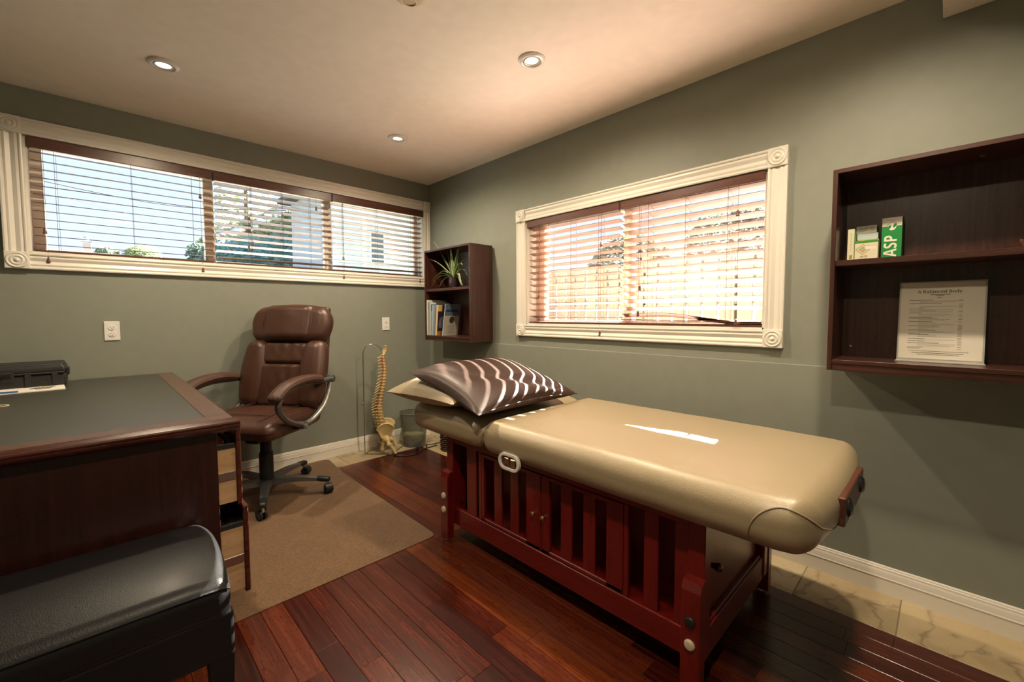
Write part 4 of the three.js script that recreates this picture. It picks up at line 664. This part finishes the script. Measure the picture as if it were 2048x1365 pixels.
// ---------------------------------------------------------------- wall shelves
function wallShelf(label, z0, z1, y0, y1, mid, depth) {
  const s = thing('wall_shelf', label, 'shelf', [0, 0, 0], 0, 'dark open wall shelves on the right wall'), t = 0.016, X = -depth - 0.001;
  const Vt = (g) => mapUV(g, (x, y, z, nx) => [y, x + z]), Hz = (g) => mapUV(g, (x, y, z) => [z, x + y]);
  const off = -0.0165;
  for (const z of [z0, z1 - t]) part('side_panel', Vt(bb(X, off, y0, y1, z, z + t, 0.0012)), M.shelf, s);
  part('top_panel', Hz(bb(X, off, y1 - t, y1, z0 + t, z1 - t, 0.0012)), M.shelf, s);
  part('bottom_panel', Hz(bb(X, off, y0 + 0.026, y0 + 0.026 + t, z0 + t, z1 - t, 0.0012)), M.shelf, s);
  part('toe_strip', Hz(bb(X + 0.004, X + 0.02, y0, y0 + 0.026, z0 + t, z1 - t, 0.0012)), M.shelf, s);
  part('middle_shelf', Hz(bb(X + 0.008, off - 0.006, mid - 0.022, mid, z0 + t, z1 - t, 0.0012)), M.shelf, s);
  part('back_panel', Vt(bb(off - 0.005, off, y0 + 0.026 + t, y1 - t, z0 + t, z1 - t, 0)), M.shelf, s);
  for (const [a, b] of [[y1 - t - 0.001, -0.12]]) part('cam_cover', (() => { const g = new THREE.CylinderGeometry(0.0085, 0.0085, 0.0015, 16); return move(g, b, a, (z0 + z1) / 2 - 0.02); })(), M.steel, s);
  part('bracket', [(() => { const g = new THREE.CylinderGeometry(0.004, 0.004, 0.003, 12); g.rotateZ(Math.PI / 2); return move(g, off - 0.006, y0 + 0.085, z0 + 0.045); })()], M.steel, s);
  return s;
}
wallShelf('small dark wood wall shelf in the corner holding plant and books', 0.292, 0.928, 0.946, 1.720, 1.389, 0.25);
wallShelf('large dark wood wall shelf at right edge holding boxes and price list', 3.187, 4.02, 0.944, 1.727, 1.376, 0.25);
{ // spider plant
  const p = thing('spider_plant', 'variegated spider plant in a dark ribbed pot on the small shelf', 'plant', [-0.155, 1.3895, 0.597]); p.scale.setScalar(1.15);
  const pot = part('pot', [(() => { const g = lathe([[0.0001, 0], [0.028, 0], [0.036, 0.012], [0.040, 0.035], [0.039, 0.058], [0.036, 0.072], [0.039, 0.078], [0.036, 0.078], [0.033, 0.070], [0.0001, 0.066]], 44); return bend(g, (v) => { const a = Math.atan2(v.z, v.x), r = Math.hypot(v.x, v.z); if (r > 0.03 && v.y > 0.006 && v.y < 0.068) { const k = 1 + 0.02 * Math.cos(a * 14); v.x *= k; v.z *= k; } }); })()], phy({ color: lin(0.030, 0.018, 0.020), roughness: 0.22, clearcoat: 0.5 }), p);
  part('soil', move(new THREE.CylinderGeometry(0.033, 0.033, 0.004, 20), 0, 0.069, 0), std({ color: lin(0.02, 0.014, 0.01), roughness: 1 }), pot);
  const leafM = std({ vertexColors: true, roughness: 0.5, side: THREE.DoubleSide });
  const dirs = [[-1.35, 0.25, 0.17], [-1.2, 0.21, 0.18], [-1.05, 0.17, 0.17], [-0.85, 0.10, 0.22], [-0.5, 0.04, 0.25], [-0.25, 0.02, 0.20], [0.1, 0.01, 0.17], [0.45, 0.06, 0.20], [0.7, 0.10, 0.18], [0.9, 0.15, 0.19], [1.05, 0.19, 0.17], [1.25, 0.24, 0.16], [-1.5, 0.30, 0.14], [0.3, 0.1, 0.15], [-0.7, 0.2, 0.14], [1.5, 0.25, 0.12]];
  dirs.forEach(([lean, droop, len], k) => { // lean: sideways along z; leaf arcs up and over
    const pos = [], col = [], idx = [], N = 12, fx = ((k * 37) % 11) / 11 * 0.85 - 0.8, L = len * 1.22, h = V(fx * 0.5, 0, Math.sin(lean)).normalize(), up = Math.cos(lean) * 0.9 + 0.25, side = V(h.z, 0, -h.x);
    for (let i = 0; i <= N; i++) { const s = i / N, out = L * (Math.abs(Math.sin(lean)) * s * 0.95 + 0.12 * s), y = Math.max(0.012, 0.066 + L * up * s - droop * 0.72 * s * s * s), c = V(h.x * out, y, h.z * out), wd = 0.0095 * (1 - Math.pow(s, 2.2)) * (0.6 + 0.8 * Math.sin(Math.min(1, s * 2.4) * 1.57)) + 0.0005;
      for (const [q, C] of [[-1, [0.70, 0.70, 0.46]], [-0.45, [0.10, 0.21, 0.045]], [0, [0.07, 0.17, 0.035]], [0.45, [0.10, 0.21, 0.045]], [1, [0.70, 0.70, 0.46]]]) { pos.push(c.x + side.x * wd * q, c.y + Math.abs(q) * wd * 0.5, c.z + side.z * wd * q); col.push(...C); } }
    for (let i = 0; i < N; i++) for (let j = 0; j < 4; j++) { const o = i * 5 + j; idx.push(o, o + 1, o + 6, o, o + 6, o + 5); }
    const g = new THREE.BufferGeometry(); g.setAttribute('position', new THREE.Float32BufferAttribute(pos, 3)); g.setAttribute('color', new THREE.Float32BufferAttribute(col, 3)); g.setIndex(idx); g.computeVertexNormals(); part('leaf', g, leafM, p);
  });
}
{ // books and booklets leaning in the small shelf; fronts face the room, fanned like files
  const y = 0.946 + 0.026 + 0.016 + 0.0005;
  function book(name, label, zc, th, hgt, dep, turn, lean, cover, spine, face) { // stands on the shelf; th: thickness, dep: page width
    const b = thing(name, label, 'book', [-0.145, y, zc], turn, 'books in the small wall shelf'); const r = new THREE.Matrix4().makeRotationX(lean);
    const fix = (g) => { g.applyMatrix4(r); return g; };
    part('pages', fix(bb(-dep / 2 + 0.002, dep / 2 - 0.003, 0.002, hgt - 0.002, -th / 2 + 0.001, th / 2 - 0.001, 0.0005)), M.paper, b);
    part('cover', [fix(bb(-dep / 2, dep / 2, 0, hgt, th / 2 - 0.001, th / 2 + 0.0008, 0.0004)), fix(bb(-dep / 2, dep / 2, 0, hgt, -th / 2 - 0.0008, -th / 2 + 0.001, 0.0004)), fix(bb(-dep / 2 - 0.001, -dep / 2 + 0.001, 0, hgt, -th / 2, th / 2, 0.0004))], std({ color: lin(...cover), roughness: 0.5 }), b);
    if (face) { const g = new THREE.PlaneGeometry(dep, hgt); g.translate(0, hgt / 2, th / 2 + 0.0014); part('print', fix(g), std({ map: face, roughness: 0.45 }), b); }
    return b;
  }
  const faceA = print(256, 340, (x, w, h) => { x.fillStyle = '#d8d0c0'; x.fillRect(0, 0, w, h); x.fillStyle = '#1f6ea8'; x.fillRect(14, 20, w - 28, 74); x.fillStyle = '#9fb8c8'; x.fillRect(14, 100, w - 28, 200); });
  const faceB = print(256, 340, (x, w, h) => { x.fillStyle = '#2a2430'; x.fillRect(0, 0, w, h); x.fillStyle = '#d9b36a'; x.fillRect(0, 0, 60, 70); x.fillStyle = '#7a6f86'; x.beginPath(); x.ellipse(60, 190, 40, 70, 0.3, 0, 7); x.fill(); x.fillStyle = '#c9bda8'; x.beginPath(); x.ellipse(150, 170, 36, 60, -0.2, 0, 7); x.fill(); x.fillStyle = '#b8822e'; x.fillRect(0, 290, w, 50); x.fillStyle = '#8d6428'; for (let i = 0; i < 24; i++) x.fillRect((i * 53) % 250, 294 + (i * 17) % 40, 16, 5); });
  const faceC = print(256, 360, (x, w, h) => { x.fillStyle = '#cfc9bc'; x.fillRect(0, 0, w, h); x.fillStyle = '#6d7f9a'; x.fillRect(0, 0, w, 130); x.fillStyle = '#3e4658'; x.fillRect(20, 60, 200, 26); x.fillStyle = '#3a4636'; x.beginPath(); x.arc(128, 180, 40, 0, 7); x.fill(); x.fillStyle = '#8f8a80'; for (let i = 0; i < 7; i++) x.fillRect(60, 240 + i * 14, 140 - (i % 3) * 20, 4); });
  book('booklet', 'thin red-brown booklet flat against side of the small shelf', 0.3125, 0.004, 0.25, 0.20, 0, 0.0, [0.30, 0.12, 0.09]);
  book('magazine', 'cream tall magazine behind blue one in the small shelf', 0.328, 0.008, 0.305, 0.215, 0.02, 0.0, [0.66, 0.58, 0.44], 0, faceA);
  book('magazine', 'pale pages magazine with blue cover band in the small shelf', 0.356, 0.012, 0.285, 0.215, 0.03, 0.03, [0.20, 0.36, 0.52], 0, faceA);
  book('paperback_book', 'white paperback with slate spine leaning in the small shelf', 0.388, 0.020, 0.262, 0.20, 0.05, 0.05, [0.35, 0.42, 0.50]);
  book('paperback_book', 'paperback with dark photo cover and orange base in the small shelf', 0.432, 0.022, 0.262, 0.19, 0.10, 0.10, [0.60, 0.48, 0.26], 0, faceB);
  book('booklet', 'grey-blue front booklet at right end of the book row', 0.512, 0.006, 0.268, 0.18, 0.16, 0.16, [0.45, 0.5, 0.58], 0, faceC);
}
// ---------------------------------------------------------------- large shelf: boxes, price list, glass pieces
function carton(name, label, [x, y, z], [dx, hy, wz], side, face, turn = 0) { // face looks into the room (-x)
  const b = thing(name, label, 'box', [x, y, z], turn, 'needle boxes on the large shelf');
  part('carton', boxUV(move(cbox(dx, hy, wz, 0.0008), 0, hy / 2, 0)), std({ color: lin(...side), roughness: 0.55 }), b);
  if (face) { const g = new THREE.PlaneGeometry(wz - 0.001, hy - 0.001); g.rotateY(-Math.PI / 2); part('print', move(g, -dx / 2 - 0.0006, hy / 2, 0), std({ map: face, roughness: 0.5 }), b); }
  return b;
}
{
  const sy = 1.3765;
  const asp = print(256, 640, (x, w, h) => {
    x.fillStyle = '#e6ddd0'; x.fillRect(0, 0, w, h); x.fillStyle = '#0c8a3a'; x.fillRect(0, 130, w, h - 160);
    x.fillStyle = '#ece2d4'; x.save(); x.translate(196, 590); x.rotate(-Math.PI / 2); x.font = 'bold 232px sans-serif'; x.scale(0.80, 1); x.fillText('ASP', 0, 0); x.restore();
    x.beginPath(); x.arc(128, 134, 62, 0, 7); x.fillStyle = '#ece2d4'; x.fill(); x.lineWidth = 5; x.strokeStyle = '#1c5a34'; x.beginPath(); x.arc(128, 134, 60, 0, 7); x.stroke(); x.fillStyle = '#0c8a3a'; x.beginPath(); x.ellipse(92, 146, 18, 36, 0.5, 0, 7); x.fill(); x.beginPath(); x.ellipse(164, 122, 18, 36, 0.5, 0, 7); x.fill(); x.fillStyle = '#6a6458'; x.fillRect(90, 40, 70, 4);
  });
  carton('needle_box', 'tall green and white upright carton lettered ASP', [-0.072, sy, 3.356], [0.045, 0.166, 0.060], [0.10, 0.30, 0.14], asp, -0.06);
  const aik = print(420, 300, (x, w, h) => {
    x.fillStyle = '#dfd6b8'; x.fillRect(0, 0, w, h); x.fillStyle = '#3f8a2c'; x.fillRect(0, 0, w, 38); x.strokeStyle = '#8a7a2c'; x.lineWidth = 8; x.beginPath(); x.moveTo(20, 130); x.lineTo(150, 56); x.lineTo(280, 130); x.lineTo(150, 204); x.closePath(); x.stroke(); x.fillStyle = '#b5aa84'; x.beginPath(); x.moveTo(60, 130); x.lineTo(150, 78); x.lineTo(240, 130); x.lineTo(150, 182); x.closePath(); x.fill(); x.fillStyle = '#ebe4d4'; x.fillRect(190, 80, 200, 50);
    x.fillStyle = '#2c2a20'; x.font = 'bold 34px serif'; x.fillText('AIK CHI', 100, 246); x.font = 'bold 22px serif'; x.fillText('ACUPUNCTURE', 60, 280); x.strokeStyle = '#4a4638'; x.lineWidth = 3; x.beginPath(); x.moveTo(190, 80); x.lineTo(390, 80); x.stroke();
  });
  carton('needle_box', 'cream carton with diamond emblem lettered AIK CHI', [-0.110, sy, 3.283], [0.05, 0.082, 0.072], [0.56, 0.52, 0.36], aik);
  const up = print(120, 480, (x, w, h) => { x.fillStyle = '#d9d3b4'; x.fillRect(0, 0, w, h); x.fillStyle = '#9a8c3c'; x.fillRect(40, 380, 50, 60); x.fillStyle = '#7a7660'; for (let i = 0; i < 16; i++) x.fillRect(46 + (i % 3) * 6, 60 + i * 16, 20, 5); });
  carton('needle_box', 'narrow cream upright carton left of the diamond emblem box', [-0.105, sy, 3.234], [0.055, 0.132, 0.022], [0.20, 0.42, 0.16], up);
  const gr = print(300, 120, (x, w, h) => { x.fillStyle = '#b9b4a8'; x.fillRect(0, 0, w, h); x.fillStyle = '#5c5a54'; for (let i = 0; i < 5; i++) x.fillRect(30, 26 + i * 16, 180 - i * 22, 5); x.strokeStyle = '#55544e'; x.lineWidth = 5; x.beginPath(); x.arc(240, 50, 22, 0, 7); x.stroke(); });
  carton('needle_box', 'yellow-lidded flat carton behind the diamond emblem box', [-0.055, sy, 3.282], [0.05, 0.090, 0.068], [0.56, 0.44, 0.04]);
  carton('needle_box', 'pale blue flat carton in middle of the stacked boxes', [-0.055, sy + 0.0905, 3.280], [0.05, 0.026, 0.066], [0.44, 0.52, 0.50]);
  carton('needle_box', 'grey printed carton on top of the stacked boxes', [-0.055, sy + 0.117, 3.276], [0.05, 0.030, 0.064], [0.48, 0.46, 0.42], gr);
  // price list in a clear stand
  const list = print(900, 1100, (x, w, h) => {
    x.fillStyle = '#e9e2d8'; x.fillRect(0, 0, w, h); x.fillStyle = '#4c463c'; x.textAlign = 'center'; x.font = 'bold 58px serif'; x.fillText('A Balanced Body', 430, 150); x.fillStyle = '#6a6458'; x.fillRect(330, 168, 220, 10); x.fillRect(390, 186, 90, 8); x.fillStyle = '#8a8478'; x.fillRect(412, 212, 40, 12);
    let k = 7; const r = () => { k = (k * 1103515245 + 12345) % 2147483648; return k / 2147483648; };
    for (let y = 250, i = 0; y < 950; y += 15.5, i++) { const head = i % 4 === 0 || i % 7 === 3; x.fillStyle = head ? '#514b42' : '#8d867a'; const x0 = head ? 100 : 210, len = head ? 130 + r() * 230 : 110 + r() * 330; if (r() > 0.12) x.fillRect(x0, y, len, head ? 6 : 4); if (r() > 0.35) { x.fillStyle = '#6f695e'; x.fillRect(640, y, 44, 5); } }
    x.fillStyle = '#565046'; x.fillRect(120, 985, 640, 6); x.fillRect(150, 1010, 560, 8); x.fillRect(210, 1032, 460, 7);
  });
  const y = 0.944 + 0.026 + 0.016 + 0.0005;
  const s = thing('price_list_stand', 'clear acrylic sign stand holding the A Balanced Body price list', 'sign', [-0.115, y, 3.500], 0.0);
  const acr = phy({ color: lin(0.97, 0.97, 0.96), transmission: 1, thickness: 0, roughness: 0.03, ior: 1.49 });
  const le = new THREE.Matrix4().makeRotationZ(-0.12), tilt = (g) => { g.applyMatrix4(le); return g; };
  const pg = new THREE.PlaneGeometry(0.220, 0.288); pg.rotateY(-Math.PI / 2); part('paper', tilt(move(pg, 0.0015, 0.155, 0)), std({ map: list, roughness: 0.75, side: THREE.DoubleSide }), s);
  part('acrylic_front', tilt(bb(-0.0015, -0.0009, 0.004, 0.304, -0.115, 0.115, 0)), acr, s);
  part('acrylic_back', tilt(bb(0.003, 0.0048, 0.002, 0.304, -0.115, 0.115, 0.0004)), std({ color: lin(0.5, 0.49, 0.47), roughness: 0.3 }), s);
  part('acrylic_foot', bb(-0.030, 0.055, 0.0, 0.0035, -0.118, 0.118, 0.0008), phy({ color: lin(0.7, 0.68, 0.64), roughness: 0.15, transmission: 0.5, thickness: 0 }), s);
  const gd = thing('glass_dish', 'small clear glass dish on middle shelf at right edge', 'dish', [-0.17, sy, 3.705]);
  part('bowl', lathe([[0.0001, 0.004], [0.020, 0.004], [0.030, 0.012], [0.036, 0.030], [0.038, 0.030], [0.033, 0.009], [0.022, 0], [0.0001, 0]], 24), phy({ color: lin(0.95, 0.96, 0.97), transmission: 1, thickness: 0.003, roughness: 0.05, ior: 1.5 }), gd);
}
// ---------------------------------------------------------------- spine model on its wire stand
{
  const sp = thing('spine_model', 'yellowed anatomical spine and pelvis model hanging on a wire stand', 'anatomical model', [0, 0, 0]);
  const P = [-0.756, 0.135];
  part('stand', [poly([[P[0], 0.005, P[1]], [-0.615, 0.005, 0.312], [-0.425, 0.005, 0.175], [-0.455, 0.005, 0.150]], 0.004), poly([[P[0], 0.005, P[1]], [-0.605, 0.005, 0.055], [-0.43, 0.005, 0.172]], 0.004), rod(V(P[0], 0, P[1]), V(P[0] + 0.002, 0.845, P[1]), 0.004, 0.004, 10), tube([[P[0] + 0.002, 0.845, P[1]], [P[0] + 0.012, 0.880, P[1] + 0.004], [-0.715, 0.915, 0.152], [-0.66, 0.918, 0.166], [-0.620, 0.885, 0.180], [-0.604, 0.830, 0.186]], 0.0034, 40, 8)], M.steel, sp);
  part('stand_clamp', [rod(V(P[0] - 0.022, 0.43, P[1]), V(P[0] + 0.010, 0.43, P[1]), 0.006, 0.006, 10)], M.brass, sp);
  // anterior looks along +x with a little towards the room
  const F = V(0.86, 0, 0.5).normalize(), S = V(-F.z, 0, F.x), C = (t) => { // t 0 top .. 1 bottom of the column
    const y = lerp(0.826, 0.215, t), curve = 0.020 * Math.sin(t * 6.6 - 0.3) - 0.018 * Math.sin(t * 3.1); return V(-0.600 + F.x * curve - 0.012 * t, y, 0.190 + F.z * curve); };
  const ocB = soft(0.045, 0.085, 0.012, 0.005, [4, 6, 1], (v) => { const t = v.y / 0.0425; v.x *= 0.85 - 0.35 * t * (t < 0 ? -0.6 : 0.9); v.z += 0.010 * t * t; v.x += 0.014 * t; }, 3); ocB.rotateY(-0.9); part('occipital_bone', move(ocB, -0.588, 0.868, 0.192), M.bone, sp);
  const N = 24;
  for (let i = 0; i < N; i++) {
    const t = (i + 0.5) / N, c = C(t), lum = sst(0.6, 0.9, t), cer = sst(0.32, 0.15, t), r = lerp(0.0165, 0.029, t), hgt = 0.611 / N * lerp(0.62, 0.70, lum), tan = C(t + 0.01).sub(C(t - 0.01)).normalize();
    const list = [];
    const body = new THREE.CylinderGeometry(r, r * 1.04, hgt, 14, 2); bend(body, (v) => { if (Math.abs(v.y) < 1e-6) { v.x *= 0.88; v.z *= 0.88; } }); list.push(clean(body));
    const sl = lerp(0.026, 0.040, sst(0.1, 0.45, t)) * (1 - 0.25 * lum), drop = lerp(0.008, 0.028, sst(0.15, 0.4, t)) * (1 - 0.85 * lum);
    const back = F.clone().multiplyScalar(-1);
    list.push(clean(rod(back.clone().multiplyScalar(r * 0.8), back.clone().multiplyScalar(r + sl).add(V(0, -drop, 0)), 0.0078, 0.005 + 0.002 * lum, 8)));
    for (const s of [-1, 1]) list.push(clean(rod(back.clone().multiplyScalar(r * 0.85).addScaledVector(S, s * r * 0.3), back.clone().multiplyScalar(r * 0.95 + 0.004).addScaledVector(S, s * (r + lerp(0.013, 0.022, t))).add(V(0, 0.002, 0)), 0.0064, 0.0042, 7)), clean(move(new THREE.SphereGeometry(0.0062, 8, 6), back.x * r * 1.1 + S.x * s * r * 0.62, -hgt * 0.45, back.z * r * 1.1 + S.z * s * r * 0.62)));
    part('vertebra', mergeGeometries(list), M.bone, sp, [c.x, c.y, c.z]);
    const d = C((i + 1) / N); part('disc', new THREE.CylinderGeometry(r * 0.97, r * 0.97, 0.611 / N - hgt + 0.001, 14), M.disc, sp, [d.x, d.y, d.z]);
    if (i % 2 === 0) part('nerve_root', [-1, 1].map((s) => { const q = back.clone().multiplyScalar(r * 0.7).addScaledVector(S, s * r * 0.7); return rod(q, q.clone().addScaledVector(S, s * 0.012).add(V(0, -0.007, 0)).addScaledVector(F, 0.006), 0.0022, 0.0016, 6); }), M.nerve, sp, [d.x, d.y, d.z]);
  }
  part('artery', [-1, 1].map((s) => tube([0, 0.04, 0.1, 0.17, 0.24].map((t, k) => C(t).addScaledVector(S, s * (0.014 + 0.004 * (k % 2))).addScaledVector(F, -0.004)), 0.0024, 30, 6)), M.nerve, sp);
  // sacrum and pelvis
  const sc = soft(0.075, 0.11, 0.04, 0.018, [5, 6, 2], (v) => { const t = (v.y + 0.055) / 0.11; v.x *= lerp(0.35, 1, t); v.z += 0.02 * (1 - t) ** 2 - 0.012 * t; }, 3); sc.rotateY(Math.atan2(F.x, F.z)); part('sacrum', move(sc, -0.632, 0.172, 0.178), M.bone, sp);
  for (const s of [-1, 1]) { // each hip bone: flared blade, socket, sitting bone and pubic arm
    const local = [], M4 = new THREE.Matrix4().makeBasis(S.clone().negate(), V(0, 1, 0), F).scale(V(1.18, 1.18, 1.18)).setPosition(-0.612, 0.150, 0.190);
    const blade = soft(0.014, 0.115, 0.125, 0.0062, [1, 12, 14], (v) => { const y = v.y / 0.0575, z = v.z / 0.0625; const rad = Math.sqrt(Math.max(0.06, 1 - 0.88 * z * z)); if (y > 0) v.y *= rad; v.z *= lerp(0.42, 1.0, clamp((y + 1) / 1.5, 0, 1)); v.x *= 1 + 0.7 * sst(0.7, 1, Math.hypot(y, z)); v.x += s * (0.052 + 0.030 * (y + 1) * 0.5 + 0.012 * z * z - 0.010 * z); v.y += 0.045; v.z += 0.018; }, 3);
    local.push(clean(blade), clean(move(new THREE.SphereGeometry(0.030, 16, 12).scale(0.8, 1, 1), s * 0.060, -0.018, 0.020)), clean(rod(V(s * 0.058, -0.02, 0.008), V(s * 0.050, -0.090, -0.010), 0.017, 0.014, 10)), clean(move(new THREE.SphereGeometry(0.018, 12, 10), s * 0.050, -0.092, -0.008)), clean(rod(V(s * 0.052, -0.022, 0.030), V(s * 0.006, -0.050, 0.062), 0.011, 0.010, 10)), clean(rod(V(s * 0.050, -0.092, -0.004), V(s * 0.008, -0.058, 0.058), 0.010, 0.009, 10)));
    const g = mergeGeometries(local); g.applyMatrix4(M4); part('hip_bone', g, M.bone, sp);
    const fem = mergeGeometries([clean(move(new THREE.SphereGeometry(0.0195, 16, 12), s * 0.080, -0.022, 0.030)), clean(rod(V(s * 0.080, -0.022, 0.030), V(s * 0.104, -0.044, 0.040), 0.012, 0.013, 10)), clean(move(new THREE.SphereGeometry(0.017, 12, 10), s * 0.108, -0.046, 0.040)), clean(rod(V(s * 0.105, -0.046, 0.042), V(s * 0.100, -0.115, 0.085), 0.014, 0.011, 10))]); fem.applyMatrix4(M4); part('femur_stub', fem, M.bone, sp);
  }
  part('tail_bone', [0, 1, 2, 3].map((k) => move(new THREE.SphereGeometry(0.009 - k * 0.0014, 10, 8), -0.652 + k * 0.007, 0.105 - k * 0.011, 0.166 + k * 0.004)), M.bone, sp);
}
// ---------------------------------------------------------------- bins and cords in the corner
{
  const b = thing('clear_bin', 'clear round waste bin with pale liner behind the massage table', 'bin', [-0.318, 0.0, 0.190]);
  part('wall', lathe([[0.0001, 0.004], [0.096, 0.004], [0.100, 0.008], [0.122, 0.295], [0.1235, 0.295], [0.102, 0.004], [0.098, 0], [0.0001, 0]], 40), phy({ color: lin(0.62, 0.63, 0.56), transmission: 0.9, thickness: 0, roughness: 0.12, ior: 1.4 }), b);
  part('rim', (() => { const g = new THREE.TorusGeometry(0.1235, 0.0042, 8, 44); g.rotateX(Math.PI / 2); return move(g, 0, 0.296, 0); })(), std({ color: lin(0.12, 0.12, 0.11), roughness: 0.35 }), b);
  part('liner', soft(0.17, 0.09, 0.17, 0.035, [8, 3, 8], (v) => { const r = Math.hypot(v.x, v.z), m = 0.094; if (r > m) { v.x *= m / r; v.z *= m / r; } v.y += 0.060 + 0.008 * Math.sin(v.x * 40) * Math.sin(v.z * 33); }, 4), M.cream, b);
  const w = thing('wicker_basket', 'dark brown wicker basket behind leg of the massage table', 'basket', [-0.165, 0.0, 0.545]);
  const wick = std({ color: lin(0.045, 0.022, 0.013), roughness: 0.6 });
  part('basket_wall', lathe([[0.0001, 0.006], [0.082, 0.006], [0.092, 0.23], [0.095, 0.23], [0.086, 0.0], [0.0001, 0]], 28), wick, w);
  for (let k = 0; k < 13; k++) { const y = 0.012 + k * 0.0175, r = lerp(0.0875, 0.0965, y / 0.23), p = []; for (let i = 0; i < 48; i++) { const a = i / 48 * 6.2832; p.push(V((r + 0.0028 * Math.cos(a * 12 + k * Math.PI)) * Math.cos(a), y, (r + 0.0028 * Math.cos(a * 12 + k * Math.PI)) * Math.sin(a))); } part('weave_ring', tube(p, 0.0058, 96, 5, true), wick, w); }
  part('liner', lathe([[0.089, 0.21], [0.096, 0.236], [0.0975, 0.232], [0.0970, 0.20]], 28), std({ color: lin(0.55, 0.5, 0.22), roughness: 0.7 }), w);
  const cord = thing('extension_cord', 'black extension cord with plug looped on the floor by the spine model', 'cord', [0, 0, 0]);
  part('cable', [tube([[-0.20, 0.005, 0.37], [-0.26, 0.006, 0.375], [-0.31, 0.008, 0.385], [-0.36, 0.006, 0.40], [-0.47, 0.005, 0.45], [-0.585, 0.005, 0.40], [-0.60, 0.005, 0.33], [-0.54, 0.005, 0.315], [-0.46, 0.006, 0.345], [-0.40, 0.012, 0.36]], 0.0042, 120, 7), tube([[-0.345, 0.016, 0.335], [-0.31, 0.014, 0.335], [-0.285, 0.02, 0.33], [-0.24, 0.012, 0.335], [-0.17, 0.008, 0.33], [-0.08, 0.006, 0.34]], 0.0038, 80, 7)], M.black, cord);
  part('connector', soft(0.062, 0.028, 0.034, 0.009, [3, 1, 1], (v) => { v.y += 0.0145; const x = v.x, z = v.z; v.x = -0.385 + x * 0.86 - z * 0.5; v.z = 0.350 + x * -0.5 + z * 0.86; }, 3), M.black, cord);
  part('plug', soft(0.042, 0.026, 0.028, 0.008, [2, 1, 1], (v) => { v.y += 0.0135; const x = v.x, z = v.z; v.x = -0.288 + x * 0.8 - z * 0.6; v.z = 0.345 - x * 0.6 + z * 0.8; }, 3), M.black, cord);
}
renderer.render(scene, camera);
